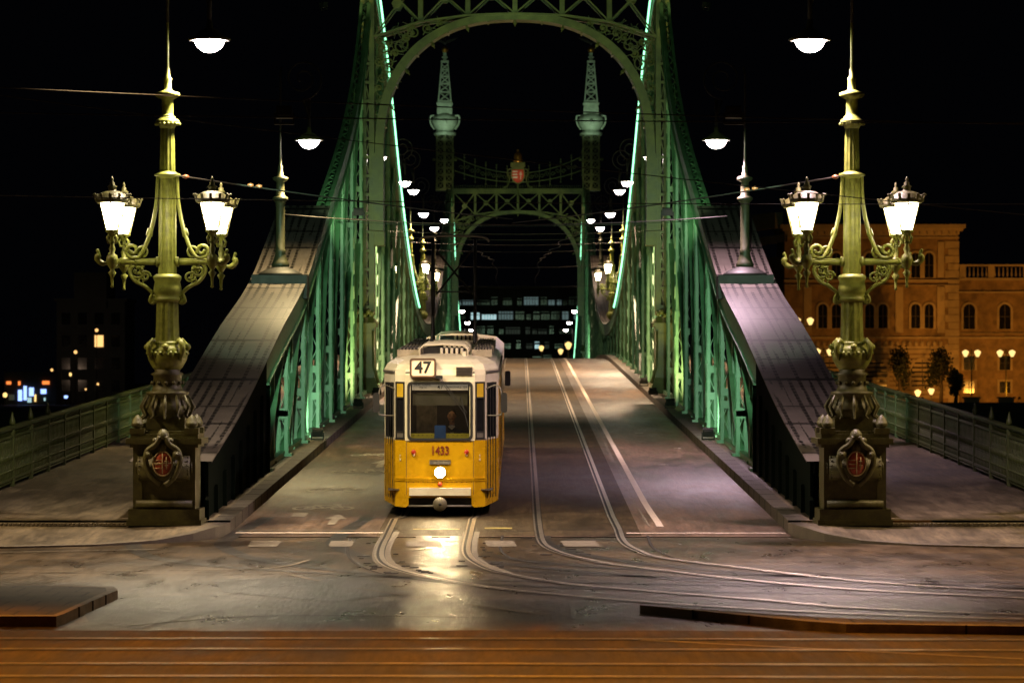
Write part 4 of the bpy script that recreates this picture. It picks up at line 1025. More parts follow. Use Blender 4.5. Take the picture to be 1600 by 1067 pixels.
body = shell([(.36, .0, .0), (.72, 0, 0), (1.42, 0, 0.01), (1.455, 0.0, 0.012)], 'body', 'tram_yellow')
# lower skirt: cut away in the centre front
def seg(mb, p, q, z0, z1, off=.0, th=.03):
    p = Vector((*p, 0)); q = Vector((*q, 0)); t = (q-p).normalized(); nr = Vector((t.y, -t.x, 0))
    a, b_ = p+nr*off, q+nr*off; c, d_ = p+nr*(off-th), q+nr*(off-th)
    mb.add([(a.x,a.y,z0),(b_.x,b_.y,z0),(d_.x,d_.y,z0),(c.x,c.y,z0),(a.x,a.y,z1),(b_.x,b_.y,z1),(d_.x,d_.y,z1),(c.x,c.y,z1)],
           [(0,3,2,1),(4,5,6,7),(0,1,5,4),(1,2,6,5),(2,3,7,6),(3,0,4,7)])
def lerp2(p, q, t): return (p[0]+(q[0]-p[0])*t, p[1]+(q[1]-p[1])*t)
for s2 in (-1, 1):
    A_, B_, C_, D_ = [(s2*x, y) for x, y in HALF]
    f = (lambda p, q: (p, q)) if s2 > 0 else (lambda p, q: (q, p))
    vs = [(A_[0], A_[1], .18), (B_[0], B_[1], .19), (C_[0], C_[1], .25), (D_[0], D_[1], .25), (A_[0], A_[1], .37), (B_[0], B_[1], .37), (C_[0], C_[1], .37), (D_[0], D_[1], .37)]
    body.add(vs, [(0,1,5,4),(1,2,6,5),(2,3,7,6)])
    body.add([(s2*.66, 0, .18), (s2*.66, 0, .37), (s2*.60, .0, .37), (s2*.60, .0, .22)], [(0,1,2,3)])
body.build('body', 'tram_yellow', tram)
# upper shell cream : window band pillars + cornice + roof
up = MB()
band0, band1 = 1.45, 2.57
fo = outline(0, .012)
def pill(i, t0, t1, z0=band0, z1=band1, off=0, mb=None, th=.06):
    p, q = fo[i], fo[(i+1) % 8]; seg(mb or up, lerp2(p, q, t0), lerp2(p, q, t1), z0, z1, off, th)
pill(3, 0, .075); pill(3, .925, 1)                           # front corner pillars
for i in (2, 4): pill(i, 0, .14); pill(i, .86, 1)
for i in (1, 5): pill(i, 0, .12); pill(i, .88, 1)
for i in (0, 6):
    for k in range(9): pill(i, k/9, k/9+.022)
    pill(i, .98, 1)
for i in (0, 1, 2, 4, 5, 6): pill(i, 0, 1, band0, band0+.05)
cor = shell([(2.55, 0, .012), (2.70, .0, .03), (2.80, .0, .07), (2.90, .06, .2), (2.98, .2, .5), (3.03, .42, 1.0), (3.06, .8, 1.9)], 'roof', 'tram_roof', cap_top=True)
cor.build('roof', 'tram_cream', tram); up.build('window_band', 'tram_cream', tram)
# belt line between colours & moulding & gutters
mb = MB()
for i in range(7):
    if i in (2, 3, 4): seg(mb, outline(0, 0)[i], outline(0, 0)[i+1], .715, .745, .018, .02); seg(mb, outline(0, 0)[i], outline(0, 0)[i+1], .68, .70, .014, .02)
mb.build('moulding', 'tram_yellow', tram)
mb = MB()
for i in (1, 5, 0, 6): seg(mb, outline(0, .07)[i], outline(0, .07)[i+1], 2.73, 2.77, .03, .04)
pts = outline(0, .07)
seg(mb, lerp2(pts[3], pts[4], 0.0), lerp2(pts[3], pts[4], .16), 2.73, 2.76, .03, .04); seg(mb, lerp2(pts[3], pts[4], .86), lerp2(pts[3], pts[4], 1), 2.73, 2.76, .03, .04)
mb.build('gutter', 'grey_metal', tram)
# windscreen with frame and rounded corners
ws = empty('windscreen', parent=tram)
def rrect(x0, x1, z0, z1, r, n_=5):
    P = []
    for cx_, cz_, a0 in ((x1-r, z1-r, 0), (x0+r, z1-r, 90), (x0+r, z0+r, 180), (x1-r, z0+r, 270)):
        for k in range(n_+1): P.append((cx_+r*math.cos(R(a0+90*k/n_)), cz_+r*math.sin(R(a0+90*k/n_))))
    return P
def ring(mb, a, b_, y0, y1):
    n_ = len(a); vs = [(x, y0, z) for x, z in a]+[(x, y0, z) for x, z in b_]+[(x, y1, z) for x, z in a]+[(x, y1, z) for x, z in b_]
    mb.add(vs, [(i, (i+1)%n_, n_+(i+1)%n_, n_+i) for i in range(n_)]+[(i, (i+1)%n_, 2*n_+(i+1)%n_, 2*n_+i) for i in range(n_)]+[(n_+i, n_+(i+1)%n_, 3*n_+(i+1)%n_, 3*n_+i) for i in range(n_)])
mb = MB(); ring(mb, rrect(-.625, .625, 1.455, 2.575, .09), rrect(-.575, .575, 1.495, 2.535, .07), -.015, .06); mb.build('frame', 'rubber', ws)
mb = MB(); a = rrect(-.625, .625, 1.455, 2.575, .09); b2 = rrect(-.66, .66, 1.45, 2.58, .005); ring(mb, b2, a, .0, .04); mb.build('surround', 'tram_cream', ws)
mb = MB(); mb.prism(rrect(-.58, .58, 1.49, 2.54, .07), .018, .024); mb.build('pane', 'cab_glass', ws)
# wipers
mb = MB()
mb.bar((-.03, -.05, 2.66), (.48, -.04, 1.95), .012); mb.bar((0, -.05, 2.66), (.52, -.05, 1.98), .012); mb.bar((.40, -.035, 2.28), (.535, -.035, 1.72), .018); mb.cbox(-.02, -.03, 2.66, .14, .05, .06)
mb.build('wiper', 'rubber', tram)
# corner windows
for s2, i in ((-1, 2), (1, 4)):
    p, q = fo[i], fo[i+1]
    cw = empty('corner_window', parent=tram)
    mb = MB(); seg(mb, lerp2(p, q, .1), lerp2(p, q, .9), 1.47, 1.51, .012, .05); seg(mb, lerp2(p, q, .1), lerp2(p, q, .9), 2.54, 2.57, .012, .05)
    for t in (.06, .82): seg(mb, lerp2(p, q, t), lerp2(p, q, t+.12), 1.47, 2.57, .012, .05)
    seg(mb, lerp2(p, q, .1), lerp2(p, q, .9), 1.60, 1.63, .012, .05); seg(mb, lerp2(p, q, .1), lerp2(p, q, .9), 2.25, 2.28, .012, .05)
    mb.build('frame', 'rubber', cw)
    mb = MB(); seg(mb, lerp2(p, q, .15), lerp2(p, q, .85), 1.50, 2.27, -.01, .01); mb.build('pane', 'side_glass', cw)
    mb = MB(); seg(mb, lerp2(p, q, .12), lerp2(p, q, .88), 2.28, 2.55, .004, .02); mb.build('marker_lamp', 'marker_amber', cw) if 'marker_amber' in MAT else mb.build('marker_lamp', 'dash_yellow', cw)
    mb = MB(); seg(mb, lerp2(p, q, .12), lerp2(p, q, .88), 1.5, 1.62, .004, .02); mb.build('lower_pane', 'grey_metal', cw)
# front doors in the corner facets
for s2, i in ((-1, 1), (1, 5)):
    p, q = outline(0, 0)[i], outline(0, 0)[i+1]
    dr = empty('door', parent=tram)
    mb = MB()
    for t in (.16, .36, .56, .78): seg(mb, lerp2(p, q, t), lerp2(p, q, t+.025), .34, 2.5, .012, .03)
    seg(mb, lerp2(p, q, .14), lerp2(p, q, .82), 2.50, 2.54, .014, .03); mb.build('seam', 'rubber', dr)
    mb = MB()
    for t in (.20, .40, .60): seg(mb, lerp2(p, q, t), lerp2(p, q, t+.14), .40, 1.36, .008, .03)
    mb.build('leaf', 'tram_yellow', dr)
    mb = MB()
    for t in (.19, .39, .59): seg(mb, lerp2(p, q, t), lerp2(p, q, t+.17), 1.50, 2.45, .006, .02)
    mb.build('pane', 'side_glass', dr)
# side windows
for i in (0, 6):
    p, q = outline(0, 0)[i], outline(0, 0)[i+1]
    for k in range(9):
        a, b_ = k/9+.022, (k+1)/9
        if k % 3 == 1:
            dr = empty('door', parent=tram); mb = MB(); seg(mb, lerp2(p, q, a), lerp2(p, q, b_), .34, 2.5, .01, .03); mb.build('leaf', 'tram_yellow', dr)
            mb = MB(); seg(mb, lerp2(p, q, a+.01), lerp2(p, q, (a+b_)/2-.004), .6, 2.4, .016, .02); seg(mb, lerp2(p, q, (a+b_)/2+.004), lerp2(p, q, b_-.01), .6, 2.4, .016, .02); mb.build('pane', 'side_glass', dr)
        else:
            mb = MB(); seg(mb, lerp2(p, q, a), lerp2(p, q, b_), 1.50, 2.52, -.01, .02); mb.build('side_window', 'side_glass', tram)
# rear end wall & bellows, second car
mb = MB(); mb.box(-.95, .95, 13.0, 13.9, .5, 2.85)
for k in range(7): mb.box(-.99, .99, 13.05+k*.12, 13.10+k*.12, .45, 2.9)
mb.build('bellows', 'rubber', tram)
mb = MB(); mb.prism([(-1.1, .25), (1.1, .25), (1.1, 1.45), (-1.1, 1.45)], 13.9, 26.0); mb.build('rear_body', 'tram_yellow', tram)
mb = MB(); mb.prism([(-1.1, 1.45), (1.1, 1.45), (1.1, 2.8), (.9, 2.98), (.3, 3.06), (-.3, 3.06), (-.9, 2.98), (-1.1, 2.8)], 13.9, 26.0); mb.build('rear_upper', 'tram_cream', tram)
for s2 in (-1, 1):
    for k in range(8):
        mb = MB(); mb.box(*sorted((s2*1.085, s2*1.108)), 14.3+k*1.45, 15.5+k*1.45, 1.55, 2.5); mb.build('side_window', 'side_glass', tram)
# interior
mb = MB(); mb.box(-1.0, 1.0, 1.8, 1.84, .5, 2.6); mb.box(-1.0, 1.0, .1, 12.9, .5, .52)
mb.build('cab_wall', 'interior', tram)
mb = MB(); mb.box(-.5, -.1, 1.74, 1.78, 1.5, 2.3); mb.box(-.44, -.2, 1.73, 1.74, 2.0, 2.2); mb.box(-.42, -.25, 1.73, 1.74, 1.62, 1.8); mb.build('notice_board', 'paint_faded', tram)
mb = MB(); mb.box(-.62, .62, .10, .5, 1.40, 1.47); mb.box(-.6, .6, .08, .10, 1.44, 1.585); mb.build('dashboard', 'dash_yellow', tram)
mb = MB()
for k in range(13): mb.cbox(-.5+k*.083, .074, 1.55, .014, .01, .014)
mb.build('dashboard_holes', 'rubber', tram)
mb = MB(); mb.prism([(-.11, 1.475), (.11, 1.475), (.105, 1.74), (-.105, 1.74)], .05, .062); mb.build('card', 'blue_card', tram)
mb = MB(); mb.box(-.52, .52, .12, .13, 2.12, 2.34); mb.build('sun_visor', 'visor', tram)
mb = MB(); mb.box(-.535, .535, .05, .07, 2.41, 2.52); db = mb.build('destination_board', 'dest_glow', tram)
text('lettering', '47', .11, 'rubber', db, (0, .045, 2.465), bold=.001)
text('lettering', 'DEÁK FERENC\nTÉR M', .052, 'rubber', db, (-.33, .045, 2.48)); text('lettering', 'VÁROSHÁZ TÉR', .056, 'rubber', db, (.32, .045, 2.465))
# number box 47
nb_ = empty('route_sign', parent=tram); nb_.location = (-.325, -.02, 2.83); nb_.rotation_euler = (R(-6), 0, 0)
mb = MB(); ring(mb, rrect(-.25, .25, -.18, .185, .05), rrect(-.215, .215, -.148, .152, .035), -.05, .26); mb.prism(rrect(-.23, .23, -.165, .168, .04), .0, .26); mb.build('frame', 'sign_frame', nb_) if 'sign_frame' in MAT else mb.build('frame', 'interior', nb_)
mb = MB(); mb.prism(rrect(-.216, .216, -.149, .153, .035), -.03, -.005); mb.build('face', 'sign_glow', nb_)
text('lettering', '47', .31, 'rubber', nb_, (0, -.036, .002), bold=.008)
mb = MB()
for x in (-.64, .64): mb.box(x-.004, x+.004, -.004, .0, .42, 1.44)
mb.box(-.64, .64, -.004, .0, 1.435, 1.443)
for k in range(14): mb.cbox(-.6+k*.092, -.002, .66, .012, .006, .012)
mb.build('panel_seams', 'interior', tram)
for s2 in (-1, 1):
    o = text('stencil', 'F\nX', .07, 'tram_cream', tram, (s2*.76, .07, 1.12), rot=(R(90), 0, s2*R(40)))
# roof grille & lamps
mb = MB(); mb.box(.30, .62, .02, .3, 2.68, 2.86); gq = mb.build('vent_frame', 'tram_cream', tram)
mb = MB()
for k in range(6): mb.box(.31, .61, -.0, .02, 2.695+k*.027, 2.71+k*.027)
mb.build('slats', 'interior', gq)
for s2 in (-1, 1):
    mb = MB(); mb.lathe([(.0, -.0), (.045, 0), (.045, .05), (.03, .06), (.0, .061)], 0, 0, 0, 12); o = mb.build('marker_lamp', 'red_paint', tram, (s2*.505, .0, 1.235)); o.rotation_euler = (R(90), 0, 0)
    mb = MB(); mb.sphere((0, -.06, 0), .022, 8); mb.build('lens', 'tram_cream', o); 
text('fleet_number', '1433', .225, 'number_red' if 'number_red' in MAT else 'red_paint', tram, (0, -.006, 1.255), sx=.80, bold=.004)
mb = MB(); mb.box(-.2, .2, -.02, .0, 1.0, 1.08); mb.box(-.2, .2, -.03, -.02, 1.075, 1.085); mb.build('plate_holder', 'grey_metal', tram)
mb = MB(); mb.lathe([(.001, 0), (.05, .004), (.085, .014), (.098, .03), (.098, .05)], 0, 0, 0, 32)
hl = mb.build('headlight', 'head_glow', tram, (0, -.05, .845)); hl.rotation_euler = (R(-90), 0, 0)
mb = MB(); mb.lathe([(.098, .03), (.115, .02), (.115, .07)], 0, 0, 0, 20); mb.build('rim', 'grey_metal', hl)
mb = MB(); mb.lathe([(.001, -.0), (.03, 0), (.04, .02), (.045, .04)], 0, 0, 0, 12); o = mb.build('lower_lamp', 'red_paint', tram, (0, -.04, .615)); o.rotation_euler = (R(-90), 0, 0)
mb = MB(); mb.box(-.585, .585, -.09, .0, .41, .555); mb.build('bumper', 'tram_cream', tram)
mb = MB(); mb.box(-.70, .70, .35, .45, .16, .45); mb.build('coupler_recess', 'tram_black', tram)
mb = MB(); mb.tube([(-.6, -.02, .205), (.6, -.02, .205)], .02, 8); mb.build('lifeguard_bar', 'grey_metal', tram)
mb = MB(); mb.lathe([(.001, 0), (.13, .01), (.135, .03), (.135, .06), (.06, .08), (.06, .2)], 0, 0, 0, 24); cp = mb.build('coupler', 'coupler_grey' if 'coupler_grey' in MAT else 'grey_metal', tram, (0, -.16, .245)); cp.rotation_euler = (R(-90), 0, 0)
mb = MB(); mb.lathe([(.001, -.006), (.028, -.004), (.03, .01)], 0, 0, 0, 12); mb.build('socket', 'tram_black', cp)
# bogies
for yb in (2.4, 11.5, 16.5, 24):
    bo = empty('bogie', parent=tram); bo.location = (0, yb, 0)
    mb = MB(); mb.box(-.9, .9, -1.1, 1.1, .25, .5); mb.build('frame', 'tram_black', bo)
    for a in (-1, 1):
        for b_ in (-.8, .8):
            mb = MB(); mb.tube([(a*.70, b_, .33), (a*.79, b_, .33)], .33, 18); mb.build('wheel', 'grey_metal', bo)
mb = MB(); mb.box(-.95, .95, .5, 26, .35, .6); mb.build('underframe', 'tram_black', tram)
# mirrors
for s2 in (-1, 1):
    mr = empty('mirror', parent=tram)
    x0 = s2*.98
    mb = MB(); mb.tube(smooth_pts([(s2*.86, .25, 2.42), (s2*1.06, .2, 2.5), (s2*1.16, .15, 2.4), (s2*1.18, .12, 2.0), (s2*1.1, .15, 1.93), (s2*.86, .3, 1.92)], 5), .013, 6); mb.build('arm', 'grey_metal', mr)
    mb = MB(); pr = rrect(-.06, .06, -.19, .19, .05); mb.prism(pr, -.03, .04); o = mb.build('housing', 'rubber', mr, (s2*1.22, .12, 2.17))
    mb = MB(); mb.prism(rrect(-.05, .05, -.17, .17, .04), .041, .045); mb.build('glass', 'window_dark', o)
mb = MB(); mb.prism(rrect(-.06, .06, -.16, .16, .04), -.03, .04); mb.build('mirror', 'rubber', tram, (1.26, 8.0, 2.4))
# roof gear
def resistor(x0, x1, y0, y1, name='resistor_box'):
    mb = MB(); mb.box(x0, x1, y0, y1, 3.0, 3.14); o = mb.build(name, 'tram_roof', tram)
    mb = MB(); n_ = 6
    for k in range(n_): 
        xx = x0+.03+(x1-x0-.06)*(k+.5)/n_; mb.box(xx-.016, xx+.016, y0+.05, y1-.05, 3.14, 3.175)
    mb.build('fins', 'grey_metal', o)
for y0 in (1.9, 6.2, 10):
    resistor(-.88, -.42, y0, y0+2.6); resistor(.58, .97, y0, y0+2.6)
for j, y0 in enumerate((1.7, 4.6, 16)):
    pf = empty('pantograph_base', parent=tram)
    mb = MB()
    for yy in (y0, y0+1.2):
        P = [(-.44, yy, 3.02), (-.44, yy, 3.16), (-.36, yy, 3.23), (0, yy, 3.25), (.42, yy, 3.23), (.5, yy, 3.16), (.5, yy, 3.02)]
        mb.tube(P, .02, 6, True)
    for x in (-.44, .5): mb.bar((x, y0, 3.17), (x, y0+1.2, 3.17), .03)
    mb.build('frame', 'tram_cream', pf)
    mb = MB()
    for k in range(5): mb.lathe([(.025, 0), (.035, .02), (.025, .035), (.035, .055), (.025, .07), (.035, .09), (.02, .12)], -.02+k*.1, y0+.5, 3.05, 8)
    mb.build('insulators', 'tram_cream', pf)
    mb = MB(); mb.box(-.38, .44, y0+.55, y0+1.15, 3.04, 3.16); mb.build('equipment', 'tram_black', pf)
mb = MB(); mb.box(.40, .47, 1.3, 1.5, 2.98, 3.12); mb.build('antenna', 'tram_cream', tram)
# pantograph (raised diamond), seen end-on as two uprights with crossed stays
pg = empty('pantograph', parent=tram); yb = 6.6
mb = MB()
for x in (-.3, .58):
    mb.tube([(x, yb-.9, 3.2), (x, yb+.8, 4.25), (x*1.0, yb, 5.35)], .035, 6); mb.tube([(x, yb+.9, 3.2), (x, yb-.8, 4.25), (x, yb, 5.35)], .03, 6)
mb.bar((-.24, yb+.7, 4.2), (.5, yb+.1, 5.1), .03); mb.bar((.52, yb+.7, 4.2), (-.22, yb+.1, 5.1), .03)
mb.bar((-.3, yb+.8, 4.25), (.58, yb+.8, 4.25), .03); mb.build('frame', 'tram_black', pg)
mb = MB(); mb.tube(smooth_pts([(-.6, yb, 5.3), (-.45, yb, 5.4), (.14, yb, 5.42), (.73, yb, 5.4), (.88, yb, 5.3)], 4), .025, 6); mb.build('pan_head', 'grey_metal', pg)
# tram headlight beam
bm_ = light('SPOT', (TX, TD-.25, dz(TD)+.86), (TX+.2, TD-22, 0), 30, (1, .8, .5), .1, 50, 1.0, 'headlight_beam')
cabl = light('POINT', (TX-.2, TD+.7, dz(TD)+2.5), None, 5, (1, .75, .4), .1, name='cab_light')

# driver
def skin_body(name, joints, edges, m, parent, sub=2):
    me = bpy.data.meshes.new(name); me.from_pydata([j[0] for j in joints], edges, []); o = bpy.data.objects.new(name, me); col.objects.link(o)
    sk = o.modifiers.new('skin', 'SKIN'); 
    for i, j in enumerate(joints): me.skin_vertices[0].data[i].radius = (j[1], j[1] if len(j) < 3 else j[2])
    me.skin_vertices[0].data[0].use_root = True
    sb = o.modifiers.new('sub', 'SUBSURF'); sb.levels = sub; sb.render_levels = sub
    dg = bpy.context.evaluated_depsgraph_get(); me2 = bpy.data.meshes.new_from_object(o.evaluated_get(dg)); bpy.data.objects.remove(o)
    me2.materials.clear(); me2.materials.append(MAT[m]); 
    for p in me2.polygons: p.use_smooth = True
    o = bpy.data.objects.new(name, me2); col.objects.link(o); o.parent = parent; return o
dv = empty('person', (TX+.2, TD+1.15, dz(TD)+1.05), 0, 'tram driver in dark uniform seated behind the windscreen', 'person')
J = [((0,0,0),.17,.13), ((0,0,.25),.16,.12), ((0,0,.5),.18,.12), ((0,-.01,.63),.07,.07), ((0,-.02,.72),.055,.06),
     ((-.19,0,.55),.065,.065), ((-.25,-.12,.32),.05,.05), ((-.2,-.38,.28),.04,.04), ((.19,0,.55),.065,.065), ((.25,-.12,.32),.05,.05), ((.2,-.38,.28),.04,.04),
     ((-.12,-.3,-.02),.09,.09), ((-.13,-.5,-.05),.07,.07), ((-.13,-.5,-.4),.05,.05), ((.12,-.3,-.02),.09,.09), ((.13,-.5,-.05),.07,.07), ((.13,-.5,-.4),.05,.05)]
E = [(0,1),(1,2),(2,3),(3,4),(2,5),(5,6),(6,7),(2,8),(8,9),(9,10),(0,11),(11,12),(12,13),(0,14),(14,15),(15,16)]
pb = skin_body('body', J, E, 'cloth_dark', dv)
mb = MB(); mb.sphere((0, -.03, .86), .1, 14, (.78, .95, 1.18)); mb.sphere((0, -.125, .85), .018, 6, (1, 1.3, 1.4)); mb.sphere((0, -.09, .785), .03, 8, (1.1, .8, .8))
for s2 in (-1, 1): mb.sphere((s2*.078, -.02, .86), .022, 6, (.5, .8, 1.3))
mb.tube([(0, -.01, .7), (0, -.02, .8)], .05, 10); mb.build('head', 'skin', dv)
mb = MB(); mb.sphere((0, .0, .91), .105, 12, (.8, .9, .85)); mb.build('hair', 'hair', dv)
mb = MB()
for s2 in (-1, 1):
    mb.sphere((s2*.035, -.118, .875), .01, 6); mb.bar((s2*.018, -.122, .898), (s2*.052, -.116, .9), .008)
mb.bar((-.022, -.118, .81), (.022, -.118, .81), .008); mb.build('face_features', 'hair', dv)
for s2 in (-1, 1):
    mb = MB(); mb.sphere((s2*.2, -.41, .275), .04, 8, (.9, 1, .5))
    for k in range(4): mb.tube([(s2*.2-.03+k*.02, -.43, .28), (s2*.2-.03+k*.02, -.485+abs(k-1.5)*.006, .275), (s2*.2-.03+k*.02, -.5+abs(k-1.5)*.006, .25)], [.009, .008, .006], 6)
    mb.tube([(s2*.2-s2*.03, -.4, .28), (s2*.2-s2*.06, -.44, .27)], [.01, .007], 6); mb.build('hand', 'skin', dv)
mb = MB(); mb.prism([(-.04, .55), (.04, .55), (.0, .42)], -.135, -.125); mb.prism([(-.07, .66), (0, .6), (.07, .66), (.05, .69), (-.05, .69)], -.1, -.07); mb.build('shirt_collar', 'cloth_white', dv)

# ------------------------------------------------------------------ overhead wires
def wpx(x, y, d): return (.2+(x-813)*d/5400, d, 2.87+(585-y)*d/5400)
def wire(a, b_, sag, label, r=.009, m='wire', name='overhead_wire', cat='wire'):
    a, b_ = Vector(a), Vector(b_); n_ = 16
    mb = MB(); mb.tube([a.lerp(b_, i/n_)-Vector((0, 0, sag*4*(i/n_)*(1-i/n_))) for i in range(n_+1)], r, 5); o = mb.build(name, m)
    return tag(o, label, cat, 'overhead tram wires')
# span wires across the junction, hung between street poles out of view
wire((-12.5, 50, 7.3), (12.5, 50, 6.4), .15, 'brownish span wire crossing above the left lamp post top', .009)
wire((-12.5, 47, 6.55), (12.5, 47, 6.3), .1, 'brownish span wire passing just under the disc of the left lamp post', .009)
wire((-12, 55, 5.8), (12, 55, 5.6), .1, 'faint span wire crossing below the bracket lamps', .008)
wire((-14, 56, 8.2), (13, 54, 4.9), .2, 'faint slanting wire over the right lamp post', .008)
a_ = (-6.0, 61.7, 6.45); 
o = wire((-5.95, 61.7, 6.42), (0, 92, 7.0), .05, 'pale stay wire from the left lamp post collar towards the track', .015)
for t in (.02, .16, .18):
    p = Vector((-5.95, 61.7, 6.42)).lerp(Vector((0, 92, 7.0)), t); mb = MB(); mb.tube([p-Vector((.06, 0, 0)), p, p+Vector((.06, 0, 0))], [.02, .045, .02], 8); mb.build('insulator', 'insulator_brown', o)
o = wire((6.0, 61.7, 6.42), (0, 92, 6.9), .05, 'pale stay wire from the right lamp post collar towards the track', .015)
for t in (.02, .2, .22):
    p = Vector((6.0, 61.7, 6.42)).lerp(Vector((0, 92, 6.9)), t); mb = MB(); mb.tube([p-Vector((.06, 0, 0)), p, p+Vector((.06, 0, 0))], [.02, .045, .02], 8); mb.build('insulator', 'insulator_brown', o)
wire((-6.0, 90.3, 7.05), (5.6, 90.3, 7.0), .25, 'cross wire between the two masts on the chords', .014)
for i, d in enumerate((108, 129, 150, 175, 200, 225, 250)):
    wire((-5.5, d, dz(d)+6.3), (5.5, d, dz(d)+6.3), .15, f'cross wire over the bridge deck, number {i+1} counted from the tram' if False else f'thin cross wire over the deck {["in front of the first portal","under the first portal arch","behind the first portal arch","level with the far bracket lamps","at the nearer midspan lamps","at the farther midspan lamps","before the far portal"][i]}', .012)
for X, nm in ((-1.3, 'left track above the tram'), (1.26, 'empty right track')):
    n_ = 60; mb = MB(); mb.tube([(X+.1*math.sin(i*.9), 66+i*4, dz(66+i*4)+5.45) for i in range(n_)], .008, 5); tag(mb.build('contact_wire', 'wire'), f'contact wire over the {nm}', 'wire', 'overhead tram wires')

# ------------------------------------------------------------------ far bank buildings
# orange lit palace on the right, 450 m away
PD = 450.0
def Xp(x, d=PD): return (x-813)*d/5400+.2
def Zp(y, d=PD): return 2.87+(585-y)*d/5400
pal = empty('palace', (Xp(1400), PD, -1), 0, 'orange floodlit palace with arched windows and cornices across the river', 'building')
def pb_(mb, name, m, parent=pal):
    o = mb.build(name, m); o.parent = parent; 
    if parent is pal: o.location = (-Xp(1400), -PD, 1)
    return o
x0, x1, x2 = Xp(1226), Xp(1497), Xp(1660)
mb = MB(); mb.box(x0, x1, PD, PD+14, -1, Zp(372)); pb_(mb, 'pavilion_wall', 'facade')
mb = MB(); mb.box(x1, x2, PD+1.2, PD+14, -1, Zp(437)); pb_(mb, 'wing_wall', 'facade')
# oblique wing going back to the left
mb = MB(); mb.prism([(x0, PD+.0), (x0-4.5, PD+22), (x0-4.5, PD+26), (x0, PD+26)], -1, Zp(400), 'z'); pb_(mb, 'side_wing_wall', 'facade')
mb = MB(); mb.prism([(x0+.3, PD-.8), (x0-5.4, PD+22), (x0-4.4, PD+22.3), (x0+.4, PD+1)], Zp(378), Zp(366), 'z'); mb.prism([(x0-1, PD+3), (x0-4.9, PD+18), (x0-3.5, PD+18.3), (x0, PD+3)], Zp(355), Zp(330), 'z')
mb.box(x0-.6, x1+.9, PD-.9, PD+14, Zp(357), Zp(351)); mb.box(x0-.3, x1+.6, PD-.55, PD+14, Zp(361), Zp(357)); mb.box(x0, x1+.1, PD-.15, PD+14, Zp(373), Zp(370)); mb.box(x0+.01, x1-.01, PD-.01, PD+13, Zp(372), Zp(361))
for z_ in [Zp(622-i*7) for i in range(12)]: mb.box(x0-.02, x1+.05, PD-.08, PD-.012, z_, z_+.38)
for c_ in (1262, 1332, 1405, 1470): mb.box(Xp(c_)-.5, Xp(c_)+.5, PD-.2, PD-.014, Zp(520), Zp(448)); mb.box(Xp(c_)-.4, Xp(c_)+.4, PD-.18, PD-.013, Zp(434), Zp(378))
k = x0+.5
while k < x1: mb.box(k, k+.35, PD-.5, PD-.02, Zp(367), Zp(361)); k += .95
for yy, h in ((437, 3.5), (445, 1.2), (526, 3), (546, 2)): mb.box(x0-.1, x1+.15, PD-.3, PD-.01, Zp(yy+h), Zp(yy))
for yy, h in ((526, 3), (520, 1), (455, 2.5)): mb.box(x1+.2, x2, PD+.9, PD+1.19, Zp(yy+h), Zp(yy))
mb.box(x1+.2, x2, PD+.5, PD+1.19, Zp(438), Zp(434)); mb.box(x1+.16, x2, PD+.6, PD+1.19, Zp(416), Zp(413))
for i in range(11):      # quoins
    yy = 377+i*23; mb.box(x1-1.7, x1+.12, PD-.12, PD-.005, Zp(yy+8 if False else yy+11), Zp(yy)); mb.box(x1-1.3, x1+.1, PD-.10, PD-.004, Zp(yy+22), Zp(yy+12))
pb_(mb, 'cornice', 'facade_trim')
mb = MB(); kk = x1+.5
while kk < x2:
    mb.lathe([(.08, 0), (.14, .35), (.07, .8), (.1, 1.3)], kk, PD+.9, Zp(433), 6); kk += .55
for kk in (x1+.3, Xp(1545), Xp(1600)): mb.box(kk, kk+.8, PD+.62, PD+1.15, Zp(434), Zp(414))
pb_(mb, 'balustrade', 'facade_trim')
def window(cx_, yb, yt, wpx_, arched=True, y=PD, surround=True, lit=None):
    """arched window centred on pixel column cx_, between pixel rows"""
    X = Xp(cx_); z0, z1 = Zp(yb), Zp(yt); hw = wpx_*PD/5400/2
    def shape(e):
        if arched: return [(X-hw-e, z0-e*.2), (X+hw+e, z0-e*.2)]+[(X+(hw+e)*math.cos(PI*k/10), z1-hw+(hw+e)*math.sin(PI*k/10)) for k in range(11)]
        return [(X-hw-e, z0-e*.2), (X+hw+e, z0-e*.2), (X+hw+e, z1+e), (X-hw-e, z1+e)]
    mb = MB(); a, b_ = shape(.28), shape(0); n_ = len(a)
    vs = [(q[0], y-.22, q[1]) for q in a]+[(q[0], y-.22, q[1]) for q in b_]+[(q[0], y, q[1]) for q in a]+[(q[0], y, q[1]) for q in b_]
    mb.add(vs, [(i, (i+1)%n_, n_+(i+1)%n_, n_+i) for i in range(n_)]+[(i, (i+1)%n_, 2*n_+(i+1)%n_, 2*n_+i) for i in range(n_)]+[(n_+i, n_+(i+1)%n_, 3*n_+(i+1)%n_, 3*n_+i) for i in range(n_)])
    o = pb_(mb, 'window', 'facade_trim')
    mb = MB(); mb.prism(shape(0), y-.04, y-.01); pb_(mb, 'pane', lit or 'window_dark', o)
    mb = MB(); mb.bar((X, y-.06, z0), (X, y-.06, z1), .1); mb.bar((X-hw, y-.06, (z0+z1)/2), (X+hw, y-.06, (z0+z1)/2), .08); pb_(mb, 'glazing_bar', 'interior', o)
for c0 in (1296, 1369, 1441):
    for o_ in (-10.5, 10.5):
        window(c0+o_, 434, 395, 14); window(c0+o_, 513, 475, 14)
    window(c0, 608, 562, 34)
for c0 in (1516, 1572, 1628):
    window(c0, 514, 475, 18, y=PD+1.2); window(c0, 578, 556, 17, False, y=PD+1.2); window(c0, 614, 596, 17, False, y=PD+1.2)
mb = MB(); kk = x0+.3
